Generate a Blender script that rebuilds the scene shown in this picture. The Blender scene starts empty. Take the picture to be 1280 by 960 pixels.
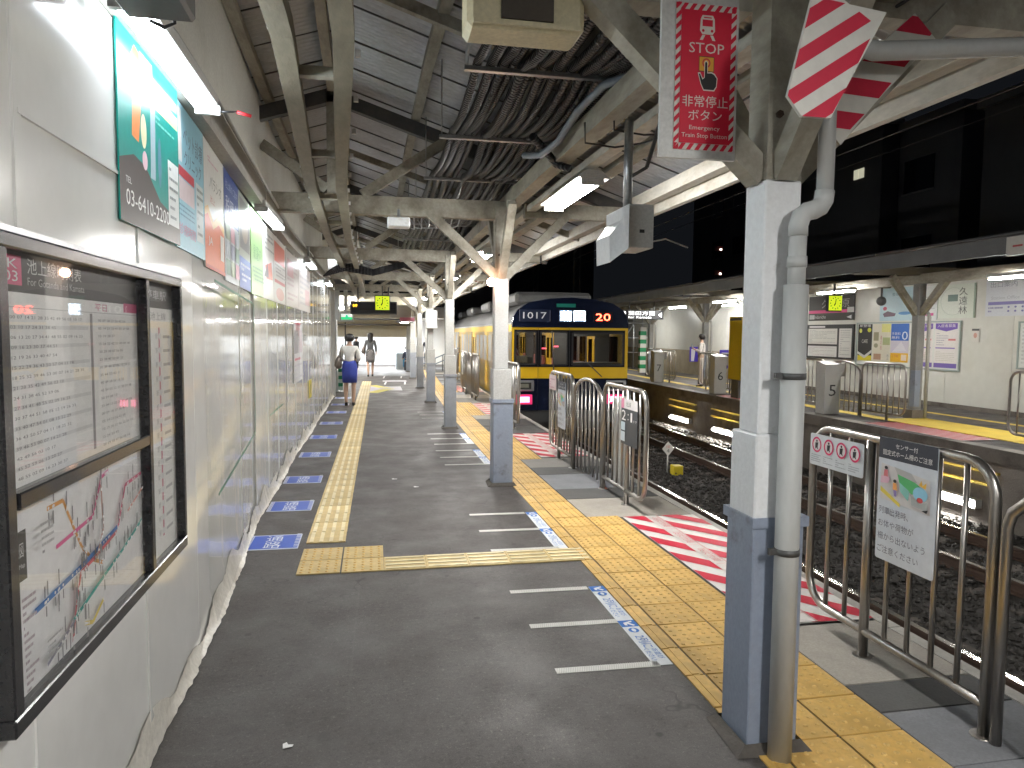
import bpy, bmesh, math, random
from mathutils import Vector, Matrix
random.seed(7)
R = math.radians
SC = bpy.context.scene
COL = SC.collection

# ------------------------------------------------------------------ camera, world, exposure
def setup():
    yaw, pitch, roll = R(10.9), R(4.0), R(0.5)
    f = Vector((math.sin(yaw)*math.cos(pitch), math.cos(yaw)*math.cos(pitch), -math.sin(pitch)))
    r0 = Vector((math.cos(yaw), -math.sin(yaw), 0)); u0 = r0.cross(f)
    r = r0*math.cos(roll)+u0*math.sin(roll); u = -r0*math.sin(roll)+u0*math.cos(roll)
    cd = bpy.data.cameras.new('camera'); cam = bpy.data.objects.new('camera', cd); COL.objects.link(cam)
    m = Matrix((r, u, -f)).transposed().to_4x4(); m.translation = Vector((0, 0, 1.65))
    cam.matrix_world = m
    cd.sensor_width = 36; cd.lens = 36*900/1280; cd.clip_end = 2000; cd.clip_start = .05
    SC.camera = cam
    w = bpy.data.worlds.new('World'); SC.world = w; w.use_nodes = True
    nt = w.node_tree; bg = nt.nodes['Background']
    sky = nt.nodes.new('ShaderNodeTexSky'); sky.sky_type = 'NISHITA'; sky.sun_disc = False
    sky.sun_elevation = R(-7); sky.sun_rotation = R(200); sky.altitude = 0
    mix = nt.nodes.new('ShaderNodeMix'); mix.data_type = 'RGBA'; mix.inputs[0].default_value = .9
    nt.links.new(sky.outputs[0], mix.inputs[6]); mix.inputs[7].default_value = (.035, .04, .05, 1)
    nt.links.new(mix.outputs[2], bg.inputs[0]); bg.inputs[1].default_value = .14
    SC.view_settings.view_transform = 'Standard'; SC.view_settings.look = 'None'
    SC.view_settings.exposure = 0.35; SC.view_settings.gamma = 1
    SC.cycles.use_denoising = True; SC.cycles.max_bounces = 7; SC.cycles.diffuse_bounces = 4
    SC.cycles.transparent_max_bounces = 12; SC.cycles.sample_clamp_indirect = 6
    SC.cycles.caustics_reflective = False; SC.cycles.caustics_refractive = False
setup()
LAMP = 1.0      # overall strength of the lit tubes

# ------------------------------------------------------------------ materials
MC = {}
def nodes(name):
    m = bpy.data.materials.new(name); m.use_nodes = True
    return m, m.node_tree, m.node_tree.nodes['Principled BSDF']
def noise(nt, scale, detail=5, rough=.6, vec=None, stretch=None):
    n = nt.nodes.new('ShaderNodeTexNoise'); n.inputs['Scale'].default_value = scale
    n.inputs['Detail'].default_value = detail; n.inputs['Roughness'].default_value = rough
    tc = nt.nodes.new('ShaderNodeTexCoord'); src = tc.outputs['Object']
    if stretch:
        mp = nt.nodes.new('ShaderNodeMapping'); mp.inputs['Scale'].default_value = stretch
        nt.links.new(src, mp.inputs[0]); src = mp.outputs[0]
    nt.links.new(src, n.inputs['Vector'])
    return n.outputs['Fac']
def ramp(nt, fac, p0, c0, p1, c1):
    r = nt.nodes.new('ShaderNodeValToRGB'); e = r.color_ramp.elements
    e[0].position = p0; e[0].color = (*c0, 1) if len(c0) == 3 else c0
    e[1].position = p1; e[1].color = (*c1, 1) if len(c1) == 3 else c1
    nt.links.new(fac, r.inputs[0]); return r.outputs[0]
def mixc(nt, fac, a, b):
    m = nt.nodes.new('ShaderNodeMix'); m.data_type = 'RGBA'
    for s, v in ((m.inputs[0], fac), (m.inputs[6], a), (m.inputs[7], b)):
        if isinstance(v, (int, float)): s.default_value = v
        elif isinstance(v, tuple): s.default_value = (*v, 1)
        else: nt.links.new(v, s)
    return m.outputs[2]
def bump(nt, b, fac, strength, dist=.01):
    n = nt.nodes.new('ShaderNodeBump'); n.inputs['Strength'].default_value = strength; n.inputs['Distance'].default_value = dist
    nt.links.new(fac, n.inputs['Height']); nt.links.new(n.outputs[0], b.inputs['Normal'])
def mul(c, k): return tuple(x*k for x in c)
def mat(name, rgb, rough=.5, metal=0., dirt=.0, dcol=None, dscale=3., fine=.12, bmp=.0, bscale=60., coat=0., spec=.5, stretch=None, sharp=(.45, .7)):
    """painted or bare surface with fine grain, patchy dirt and fine relief"""
    if name in MC: return MC[name]
    m, nt, b = nodes(name)
    c = ramp(nt, noise(nt, bscale, 3, .6, stretch=stretch), .3, mul(rgb, 1-fine), .7, mul(rgb, 1+fine))
    if dirt:
        f = ramp(nt, noise(nt, dscale, 8, .65, stretch=stretch), sharp[0], (0, 0, 0), sharp[1], (dirt, dirt, dirt))
        c = mixc(nt, f, c, dcol or mul(rgb, .4))
    nt.links.new(c, b.inputs['Base Color'])
    b.inputs['Roughness'].default_value = rough; b.inputs['Metallic'].default_value = metal
    b.inputs['Coat Weight'].default_value = coat; b.inputs['Coat Roughness'].default_value = .06
    b.inputs['Specular IOR Level'].default_value = spec
    if bmp: bump(nt, b, noise(nt, bscale, 4, .6, stretch=stretch), bmp)
    MC[name] = m; return m
def flat(rgb, em=0., rough=.45):
    k = ('flat', rgb, em, rough)
    if k in MC: return MC[k]
    m, nt, b = nodes('print_%02d' % len(MC))
    b.inputs['Roughness'].default_value = rough; b.inputs['Specular IOR Level'].default_value = .25
    c = ramp(nt, noise(nt, 25, 3), .3, mul(rgb, .94), .7, mul(rgb, 1.04)); nt.links.new(c, b.inputs['Base Color'])
    if em:
        b.inputs['Emission Color'].default_value = (*rgb, 1); b.inputs['Emission Strength'].default_value = em
    MC[k] = m; return m
def glow(name, rgb, s):
    if name in MC: return MC[name]
    m, nt, b = nodes(name); b.inputs['Base Color'].default_value = (.8, .8, .8, 1)
    b.inputs['Emission Color'].default_value = (*rgb, 1); b.inputs['Emission Strength'].default_value = s
    MC[name] = m; return m
def glass(name, tint=(1, 1, 1), refl=.04, top=.85, rough=.02, haze=0., wav=0.):
    """thin pane: clear with a reflection that grows at grazing angles"""
    if name in MC: return MC[name]
    m = bpy.data.materials.new(name); m.use_nodes = True; nt = m.node_tree; nt.nodes.clear()
    o = nt.nodes.new('ShaderNodeOutputMaterial'); t = nt.nodes.new('ShaderNodeBsdfTransparent'); g = nt.nodes.new('ShaderNodeBsdfGlossy')
    t.inputs[0].default_value = (*tint, 1); g.inputs['Roughness'].default_value = rough
    fr = nt.nodes.new('ShaderNodeLayerWeight'); fr.inputs[0].default_value = .5
    pw = nt.nodes.new('ShaderNodeMath'); pw.operation = 'POWER'; pw.inputs[1].default_value = 4.; nt.links.new(fr.outputs['Facing'], pw.inputs[0])
    ma = nt.nodes.new('ShaderNodeMath'); ma.operation = 'MULTIPLY_ADD'; ma.inputs[1].default_value = top; ma.inputs[2].default_value = refl; ma.use_clamp = True; nt.links.new(pw.outputs[0], ma.inputs[0])
    mx = nt.nodes.new('ShaderNodeMixShader')
    nt.links.new(ma.outputs[0], mx.inputs[0]); nt.links.new(g.outputs[0], mx.inputs[2])
    if haze:
        d = nt.nodes.new('ShaderNodeBsdfDiffuse'); d.inputs[0].default_value = (.75, .75, .72, 1)
        m2 = nt.nodes.new('ShaderNodeMixShader'); m2.inputs[0].default_value = haze
        nt.links.new(t.outputs[0], m2.inputs[1]); nt.links.new(d.outputs[0], m2.inputs[2]); nt.links.new(m2.outputs[0], mx.inputs[1])
    else: nt.links.new(t.outputs[0], mx.inputs[1])
    if wav:
        bn = nt.nodes.new('ShaderNodeBump'); bn.inputs['Strength'].default_value = wav; bn.inputs['Distance'].default_value = .02
        nt.links.new(noise(nt, 6, 3, .5, stretch=(1, 3, .6)), bn.inputs['Height'])
        nt.links.new(bn.outputs[0], g.inputs['Normal']); nt.links.new(bn.outputs[0], fr.inputs['Normal'])
    nt.links.new(mx.outputs[0], o.inputs[0]); MC[name] = m; return m

def asphalt():
    m, nt, b = nodes('asphalt')
    c = ramp(nt, noise(nt, 160, 3, .7), .32, (.032, .028, .026), .7, (.098, .088, .082))
    mid = ramp(nt, noise(nt, 22, 6, .75), .38, (0, 0, 0), .68, (.5, .5, .5)); c = mixc(nt, mid, c, (.092, .081, .076))
    sp = ramp(nt, noise(nt, 48, 3, .9), .56, (0, 0, 0), .68, (.8, .8, .8)); c = mixc(nt, sp, c, (.155, .14, .13))
    s2 = ramp(nt, noise(nt, 36, 3, .9), .34, (.8, .8, .8), .46, (0, 0, 0)); c = mixc(nt, s2, c, (.03, .027, .025))
    big = ramp(nt, noise(nt, 1.3, 7, .6), .40, (0, 0, 0), .72, (.55, .55, .55))
    c = mixc(nt, big, c, (.078, .070, .066))
    st = ramp(nt, noise(nt, 3.2, 6, .7), .56, (0, 0, 0), .72, (.65, .65, .65))
    c = mixc(nt, st, c, (.034, .031, .029))
    v3 = nt.nodes.new('ShaderNodeTexVoronoi'); v3.inputs['Scale'].default_value = 2.3; tc3 = nt.nodes.new('ShaderNodeTexCoord'); nt.links.new(tc3.outputs['Object'], v3.inputs['Vector'])
    c = mixc(nt, ramp(nt, v3.outputs['Distance'], .035, (.75, .75, .75), .05, (0, 0, 0)), c, (.025, .022, .02))
    # worn pale scratches
    v = nt.nodes.new('ShaderNodeTexVoronoi'); v.feature = 'DISTANCE_TO_EDGE'; v.inputs['Scale'].default_value = .55
    tc = nt.nodes.new('ShaderNodeTexCoord'); nt.links.new(tc.outputs['Object'], v.inputs['Vector'])
    sc = ramp(nt, v.outputs['Distance'], .002, (.10, .10, .10), .004, (0, 0, 0))
    c = mixc(nt, sc, c, (.17, .165, .155))
    v2 = nt.nodes.new('ShaderNodeTexVoronoi'); v2.feature = 'DISTANCE_TO_EDGE'; v2.inputs['Scale'].default_value = 1.1
    ad = nt.nodes.new('ShaderNodeVectorMath'); ad.operation = 'ADD'; nn = nt.nodes.new('ShaderNodeTexNoise'); nn.inputs['Scale'].default_value = 3; nt.links.new(tc.outputs['Object'], nn.inputs['Vector'])
    nt.links.new(tc.outputs['Object'], ad.inputs[0]); nt.links.new(nn.outputs['Color'], ad.inputs[1]); nt.links.new(ad.outputs[0], v2.inputs['Vector'])
    ck = ramp(nt, v2.outputs['Distance'], .002, (.8, .8, .8), .009, (0, 0, 0)); ckm = ramp(nt, noise(nt, .8, 2), .52, (0, 0, 0), .60, (1, 1, 1))
    mm = nt.nodes.new('ShaderNodeMath'); mm.operation = 'MULTIPLY'; nt.links.new(ck, mm.inputs[0]); nt.links.new(ckm, mm.inputs[1]); c = mixc(nt, mm.outputs[0], c, (.022, .02, .018))
    nt.links.new(c, b.inputs['Base Color'])
    rr = ramp(nt, noise(nt, 2.2, 5, .6), .35, (.5, .5, .5), .7, (.8, .8, .8)); nt.links.new(rr, b.inputs['Roughness'])
    bump(nt, b, noise(nt, 220, 3, .7), .35, .004); MC['asphalt'] = m; return m
def tread(name, rgb):
    m, nt, b = nodes(name)
    c = ramp(nt, noise(nt, 40, 4, .6), .3, mul(rgb, .82), .72, mul(rgb, 1.08))
    f = ramp(nt, noise(nt, 5, 8, .7), .5, (0, 0, 0), .75, (.6, .6, .6))
    c = mixc(nt, f, c, (.20, .145, .06))
    oi = nt.nodes.new('ShaderNodeObjectInfo')
    tone = ramp(nt, oi.outputs['Random'], 0, (.80, .78, .74), 1, (1.08, 1.08, 1.1))
    mm = nt.nodes.new('ShaderNodeMix'); mm.data_type = 'RGBA'; mm.blend_type = 'MULTIPLY'; mm.inputs[0].default_value = 1
    nt.links.new(c, mm.inputs[6]); nt.links.new(tone, mm.inputs[7]); nt.links.new(mm.outputs[2], b.inputs['Base Color'])
    b.inputs['Roughness'].default_value = .5; bump(nt, b, noise(nt, 120, 3), .12, .003); MC[name] = m; return m
def conduit():
    m, nt, b = nodes('black_corrugated_conduit'); b.inputs['Base Color'].default_value = (.016, .018, .022, 1); b.inputs['Roughness'].default_value = .3
    tc = nt.nodes.new('ShaderNodeTexCoord'); w = nt.nodes.new('ShaderNodeTexWave'); w.bands_direction = 'Y'; w.inputs['Scale'].default_value = 9
    nt.links.new(tc.outputs['Object'], w.inputs['Vector']); bump(nt, b, w.outputs['Fac'], .9, .012); MC['black_corrugated_conduit'] = m; return m

ASPH = asphalt()
TY = tread('yellow_tactile', (.71, .45, .13)); TYB = tread('pale_bar_contrast', (.86, .76, .50)); TYD = mat('worn_stud', (.62, .41, .14), .55, fine=.2); TYP = tread('pale_yellow_tactile', (.66, .50, .22))  # bars paler than their base, the contrast partly standing in for shaded edges
SLAB = [mat('slab_%d' % i, c, .75, dirt=.55, dcol=mul(c, .55), dscale=2.2, bmp=.2, bscale=90) for i, c in enumerate([(.36, .33, .285), (.21, .215, .23), (.09, .088, .084), (.22, .205, .185)])]
CONC = mat('old_concrete', (.16, .14, .12), .85, dirt=.8, dcol=(.05, .042, .035), dscale=1.6, bmp=.4, bscale=40)
WHITE_WALL = mat('white_wall_panel', (.86, .86, .83), .14, dirt=.2, dcol=(.5, .49, .43), dscale=1.5, fine=.02, bscale=8, coat=.8)
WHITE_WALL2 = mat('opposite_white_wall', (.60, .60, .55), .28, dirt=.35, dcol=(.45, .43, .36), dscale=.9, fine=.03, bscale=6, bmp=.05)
GREY_BOARD = mat('grey_board', (.36, .35, .31), .5, dirt=.5, dcol=(.2, .19, .16), dscale=3, stretch=(1, .4, 1))
TIMBER = mat('painted_timber', (.37, .35, .29), .6, dirt=.85, dcol=(.13, .11, .08), dscale=5, bmp=.3, bscale=30, stretch=(1, .35, 1), sharp=(.42, .72))
TIMBER_W = mat('white_painted_timber', (.55, .53, .47), .55, dirt=.75, dcol=(.25, .19, .11), dscale=4, bmp=.25, bscale=30, stretch=(1, .35, 1), sharp=(.5, .74))
DARKSTEEL = mat('dark_truss_steel', (.055, .055, .055), .6, dirt=.5, dcol=(.12, .10, .08), dscale=6)
ROOF = mat('galvanised_sheet', (.50, .52, .55), .33, metal=.35, dirt=.6, dcol=(.36, .36, .35), dscale=1.8, fine=.1, bscale=15)
PILW = mat('pillar_white_paint', (.80, .81, .82), .42, dirt=.4, dcol=(.50, .47, .42), dscale=7, fine=.05, bmp=.25, bscale=45, sharp=(.60, .70))
PILB = mat('pillar_blue_paint', (.26, .30, .38), .4, dirt=.7, dcol=(.13, .13, .14), dscale=6, fine=.06, bmp=.2, bscale=45, sharp=(.56, .68))
PIPE = mat('grey_vinyl_pipe', (.50, .51, .50), .5, dirt=.4, dcol=(.34, .34, .32), dscale=6, fine=.03, stretch=(1, 1, .3))
STEEL = mat('brushed_stainless', (.39, .37, .345), .29, metal=.92, dirt=.35, dcol=(.26, .245, .225), dscale=8, fine=.08, bscale=30, stretch=(6, 6, .6))
BLACKP = mat('black_plastic', (.02, .02, .022), .35)
DGREY = mat('dark_grey_paint', (.07, .07, .07), .45, dirt=.3, dcol=(.11, .10, .09))
BEIGE = mat('beige_plastic', (.60, .54, .36), .4, dirt=.5, dcol=(.4, .34, .2), dscale=6)
LGREY = mat('light_grey_paint', (.50, .50, .48), .45, dirt=.25, dcol=(.33, .32, .3))
ALU = mat('zinc_channel', (.42, .43, .44), .35, metal=.8)
CONDUIT = conduit()
RAILTOP = mat('polished_rail_top', (.6, .58, .55), .18, metal=1.)
RUST = mat('rusty_steel', (.06, .034, .022), .8, dirt=.5, dcol=(.04, .025, .02), bmp=.3)
STONE = mat('ballast_stone', (.045, .040, .035), .85, dirt=.7, dcol=(.014, .012, .011), dscale=9, fine=.35, bscale=30)
TUBE = glow('lit_tube', (1., .985, .96), 165.)
TUBEC = glow('lit_tube_cool', (.84, .92, 1.), 20.)
PANE = glass('clear_pane', top=.40, refl=.035)
FILM = glass('plastic_film', haze=.03, rough=.035, wav=.12, top=.22, refl=.05)

# ------------------------------------------------------------------ mesh building
class MB:
    def __init__(s): s.v = []; s.f = []; s.m = []; s.s = []
    def add(s, vs, fs, m=0, smooth=False):
        n = len(s.v); s.v += [tuple(v) for v in vs]
        for f in fs: s.f.append(tuple(i+n for i in f)); s.m.append(m); s.s.append(smooth)
        return s
    def box(s, x0, x1, y0, y1, z0, z1, m=0, b=0):
        if b:
            return s.bev(x0, x1, y0, y1, z0, z1, b, m)
        vs = [(x, y, z) for z in (z0, z1) for y in (y0, y1) for x in (x0, x1)]
        return s.add(vs, [(0, 2, 3, 1), (4, 5, 7, 6), (0, 1, 5, 4), (2, 6, 7, 3), (0, 4, 6, 2), (1, 3, 7, 5)], m)
    def bev(s, x0, x1, y0, y1, z0, z1, b, m=0):
        bm = bmesh.new(); bmesh.ops.create_cube(bm, size=1)
        for v in bm.verts:
            v.co = Vector((x0+(v.co.x+.5)*(x1-x0), y0+(v.co.y+.5)*(y1-y0), z0+(v.co.z+.5)*(z1-z0)))
        bmesh.ops.bevel(bm, geom=bm.edges[:], offset=b, segments=1, affect='EDGES', profile=.5)
        s.bm(bm, m); return s
    def bm(s, bm, m=0, smooth=False, M=None):
        bm.verts.index_update()
        s.add([(M @ v.co if M else v.co) for v in bm.verts], [[v.index for v in f.verts] for f in bm.faces], m, smooth); bm.free()
    def beam(s, p, q, w, h, m=0, up=(0, 0, 1), e=0):
        p = Vector(p); q = Vector(q); d = (q-p).normalized(); p = p-d*e; q = q+d*e
        u = Vector(up); r = d.cross(u)
        if r.length < 1e-4: r = d.cross(Vector((0, 1, 0)))
        r.normalize(); u = r.cross(d)
        c = [(-w/2, -h/2), (w/2, -h/2), (w/2, h/2), (-w/2, h/2)]
        vs = [a+r*x+u*y for a in (p, q) for x, y in c]
        return s.add(vs, [(0, 1, 2, 3)[::-1], (4, 5, 6, 7), (0, 1, 5, 4), (1, 2, 6, 5), (2, 3, 7, 6), (3, 0, 4, 7)][0:6], m)
    def tube(s, pts, r, n=8, m=0, caps=True, smooth=True):
        pts = [Vector(p) for p in pts]; rs = r if isinstance(r, (list, tuple)) else [r]*len(pts)
        vs = []; a = None
        for i, p in enumerate(pts):
            d = (pts[min(i+1, len(pts)-1)]-pts[max(i-1, 0)]).normalized()
            if a is None:
                a = d.orthogonal().normalized()
            a = (a-d*a.dot(d)).normalized(); b = d.cross(a)
            vs += [p+(a*math.cos(2*math.pi*k/n)+b*math.sin(2*math.pi*k/n))*rs[i] for k in range(n)]
        fs = [(i*n+k, i*n+(k+1) % n, (i+1)*n+(k+1) % n, (i+1)*n+k) for i in range(len(pts)-1) for k in range(n)]
        s.add(vs, fs, m, smooth)
        if caps:
            L = (len(pts)-1)*n; N = len(s.v)-len(vs)
            s.f.append(tuple(N+k for k in range(n))[::-1]); s.m.append(m); s.s.append(False)
            s.f.append(tuple(N+L+k for k in range(n))); s.m.append(m); s.s.append(False)
        return s
    def loft(s, rings, n=16, m=0, cap=True):
        """rings of (cx, cy, z, rx, ry)"""
        vs = [(c[0]+c[3]*math.cos(2*math.pi*k/n), c[1]+c[4]*math.sin(2*math.pi*k/n), c[2]) for c in rings for k in range(n)]
        fs = [(i*n+k, i*n+(k+1) % n, (i+1)*n+(k+1) % n, (i+1)*n+k) for i in range(len(rings)-1) for k in range(n)]
        s.add(vs, fs, m, True)
        if cap:
            N = len(s.v)-len(vs); L = (len(rings)-1)*n
            s.f.append(tuple(N+k for k in range(n))[::-1]); s.m.append(m); s.s.append(False)
            s.f.append(tuple(N+L+k for k in range(n))); s.m.append(m); s.s.append(False)
        return s
    def prism(s, poly, M, t, m=0):
        """poly in local xy, thickness t towards -z of M"""
        n = len(poly); vs = [M @ Vector((x, y, 0)) for x, y in poly]+[M @ Vector((x, y, -t)) for x, y in poly]
        return s.add(vs, [tuple(range(n)), tuple(range(2*n-1, n-1, -1))]+[(i, i+n, (i+1) % n+n, (i+1) % n) for i in range(n)], m)
    def mesh(s, name, mats):
        me = bpy.data.meshes.new(name); me.from_pydata(s.v, [], s.f)
        for mt in mats: me.materials.append(mt)
        me.polygons.foreach_set('material_index', s.m); me.polygons.foreach_set('use_smooth', s.s); me.update(); return me
    def build(s, name, mats, parent=None, **tags):
        return put(name, s.mesh(name, mats if isinstance(mats, (list, tuple)) else [mats]), parent, **tags)
def put(name, me, parent=None, loc=None, rot=None, **tags):
    o = bpy.data.objects.new(name, me); COL.objects.link(o)
    if parent:
        o.parent = parent
        if parent.type == 'EMPTY': o.matrix_parent_inverse = Matrix.Translation(-parent.location)
    if loc: o.location = loc
    if rot: o.rotation_euler = rot
    tag(o, **tags); return o
def tag(o, label=None, cat=None, group=None, kind=None):
    for k, v in (('label', label), ('category', cat), ('group', group), ('kind', kind)):
        if v: o[k] = v
    return o
def thing(name, label, cat, loc=(0, 0, 0), group=None, kind=None):
    o = bpy.data.objects.new(name, None); COL.objects.link(o); o.location = loc; o.empty_display_size = .2
    return tag(o, label, cat, group, kind)
def kids(o): return [c for c in list(COL.objects) if c.parent == o]
def dup(o, loc=None, label=None, rot=None, group=None, parent=None):
    c = o.copy(); COL.objects.link(c)
    if parent: c.parent = parent
    if loc is not None: c.location = loc
    if rot is not None: c.rotation_euler = rot
    if label: c['label'] = label
    if group: c['group'] = group
    for k in kids(o): dup(k, parent=c)
    return c

# ------------------------------------------------------------------ flat print
TXT = {}
def glyphs(t):
    if t in TXT: return TXT[t]
    c = bpy.data.curves.new('lettering', 'FONT'); c.body = t; c.resolution_u = 2
    o = bpy.data.objects.new('lettering', c); COL.objects.link(o)
    me = bpy.data.meshes.new_from_object(o)
    vs = [(v.co.x, v.co.y) for v in me.vertices]; fs = [tuple(p.vertices) for p in me.polygons]
    bpy.data.objects.remove(o); bpy.data.curves.remove(c); bpy.data.meshes.remove(me)
    if not vs: vs = [(0, 0), (1, 0), (1, 1)]; fs = [(0, 1, 2)]
    x0 = min(v[0] for v in vs); x1 = max(v[0] for v in vs); y0 = min(v[1] for v in vs); y1 = max(v[1] for v in vs)
    vs = [((x-x0)/max(x1-x0, 1e-6), (y-y0)/max(y1-y0, 1e-6)) for x, y in vs]
    TXT[t] = (vs, fs); return TXT[t]
def clip(poly, x0, y0, x1, y1):
    def cut(p, f, g):
        out = []
        for i in range(len(p)):
            a, b = p[i-1], p[i]; fa, fb = f(a), f(b)
            if (fa >= 0) != (fb >= 0):
                t = fa/(fa-fb); out.append((a[0]+(b[0]-a[0])*t, a[1]+(b[1]-a[1])*t))
            if fb >= 0: out.append(b)
        return out
    for f in (lambda p: p[0]-x0, lambda p: x1-p[0], lambda p: p[1]-y0, lambda p: y1-p[1]):
        poly = cut(poly, f, 0)
        if not poly: return []
    return poly
def stripes(x0, y0, x1, y1, pitch, col, slant=1., duty=.5):
    out = []; h = y1-y0; t = x0-abs(slant)*h-pitch
    while t < x1+abs(slant)*h+pitch:
        p = clip([(t, y0), (t+pitch*duty, y0), (t+pitch*duty+slant*h, y1), (t+slant*h, y1)], x0, y0, x1, y1)
        if len(p) > 2: out.append(('p', p, col))
        t += pitch
    return out
def rows(x0, y0, x1, y1, n, col, fill=.5, seed=1):
    rr = random.Random(seed); out = []; h = (y1-y0)/n
    for i in range(n):
        y = y1-(i+1)*h+h*(1-fill)/2; x = x0
        while x < x1-.02*(x1-x0):
            w = rr.uniform(.04, .2)*(x1-x0); w = min(w, x1-x)
            out.append(('r', x, y, x+w, y+h*fill, col)); x += w+rr.uniform(.01, .03)*(x1-x0)
            if rr.random() < .08: break
    return out
def art(name, W, H, items, M, base=(.8, .8, .8), t=.004, em=0, parent=None, round_=0, step=.0006, rough=.4, **tags):
    """a flat printed board of W x H metres, its lower left corner at M, facing +z of M"""
    mb = MB(); mats = []; idx = {}
    def mi(c):
        e = em
        if len(c) == 4: e = c[3]; c = c[:3]
        k = (c, e)
        if k not in idx: idx[k] = len(mats); mats.append(flat(c, e, rough))
        return idx[k]
    I = Matrix.Identity(4)
    if base is not None:
        if round_:
            r = round_; o = []
            for cx, cy, a0 in ((W-r, r, -90), (W-r, H-r, 0), (r, H-r, 90), (r, r, 180)):
                o += [(cx+r*math.cos(R(a0+k*30)), cy+r*math.sin(R(a0+k*30))) for k in range(4)]
        else: o = [(0, 0), (W, 0), (W, H), (0, H)]
        mb.prism(o, I, t, mi(base))
    z = 0
    for it in items:
        z += step*(.12 if len(items) > 40 else 1); k = it[0]; c = mi(it[-1])
        if k == 'r': _, a, b, x, y, _ = it; P = [(a, b), (x, b), (x, y), (a, y)]; P = [(p[0]*W, p[1]*H) for p in P]
        elif k == 'p': P = [(p[0]*W, p[1]*H) for p in it[1]]
        elif k == 'c':
            _, cx, cy, rx, ry, _ = it; P = [((cx+rx*math.cos(2*math.pi*q/20))*W, (cy+ry*math.sin(2*math.pi*q/20))*H) for q in range(20)]
        elif k in ('t', 'tv'):
            _, s_, a, b, x, y, _ = it
            if k == 'tv':   # characters set one under another
                n = len(s_); hh = (y-b)/n
                for q, ch in enumerate(s_):
                    vs, fs = glyphs(ch); yy = y-(q+1)*hh
                    mb.add([((a+v[0]*(x-a))*W, (yy+(.06+v[1]*.88)*hh)*H, z) for v in vs], fs, c)
            else:
                vs, fs = glyphs(s_); mb.add([((a+v[0]*(x-a))*W, (b+v[1]*(y-b))*H, z) for v in vs], fs, c)
            continue
        mb.add([(p[0], p[1], z) for p in P], [tuple(range(len(P)))], c)
    o = mb.build(name, mats, None, **tags)
    if parent:
        o.parent = parent
        if parent.type == 'EMPTY': o.matrix_parent_inverse = Matrix.Translation(-parent.location)
    o.matrix_basis = M; return o
def frame_mat(o, X, Y):
    X = Vector(X).normalized(); Y = Vector(Y).normalized(); m = Matrix((X, Y, X.cross(Y))).transposed().to_4x4(); m.translation = Vector(o); return m
def face_cam(x, y, z): return frame_mat((x, y, z), (1, 0, 0), (0, 0, 1))
def face_right(x, y, z): return frame_mat((x, y, z), (0, 1, 0), (0, 0, 1))       # faces +x
def face_left(x, y, z): return frame_mat((x, y, z), (0, -1, 0), (0, 0, 1))       # faces -x, lower left corner is the far (large y) one
def up(x, y, z, a=0): return frame_mat((x, y, z), (math.cos(a), math.sin(a), 0), (-math.sin(a), math.cos(a), 0))

def bend(y): return .0012*(y-8)**2 if y > 8 else 0.
WP = [(-6, -.86), (3, -.86), (4.05, -.90), (6.3, -1.02), (9, -1.06), (40, -1.0)]
def xw(y):
    for (a, b), (c, d) in zip(WP, WP[1:]):
        if y <= c: return b+(d-b)*(max(y, a)-a)/(c-a)
    return WP[-1][1]
def wall_mat(y, z, off=.006):
    d = Vector((xw(y+.3)-xw(y), .3, 0)); return frame_mat((xw(y)+off, y, z), d, (0, 0, 1))
def xdrift(y): return xw(y)+1.06

YF = 62   # how far the platforms run
# ------------------------------------------------------------------ near platform
def ribbon(ys, xa, xb, z, m, name, **tags):
    mb = MB(); vs = []
    for y in ys: vs += [(xa(y), y, z), (xb(y), y, z)]
    mb.add(vs, [(2*i, 2*i+1, 2*i+3, 2*i+2) for i in range(len(ys)-1)]); return mb.build(name, m, **tags)
EDGE = 2.93
def near_platform():
    ys = [-6+i*1.0 for i in range(69)]
    mb = MB(); vs = []
    for y in ys: vs += [(-4, y, 0), (EDGE+bend(y), y, 0), (EDGE+bend(y)-.03, y, -.16), (EDGE+bend(y)-.16, y, -.18), (EDGE+bend(y)-.16, y, -1.3)]
    for i in range(len(ys)-1):
        for k in range(4): mb.f.append((5*i+k, 5*i+k+1, 5*i+5+k+1, 5*i+5+k)); mb.m.append(0 if k == 0 else 1); mb.s.append(False)
    mb.v = vs
    return mb.build('platform_floor', [ASPH, CONC], kind='structure', label='dark asphalt platform floor with a worn concrete edge')
PLAT = near_platform()

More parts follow.
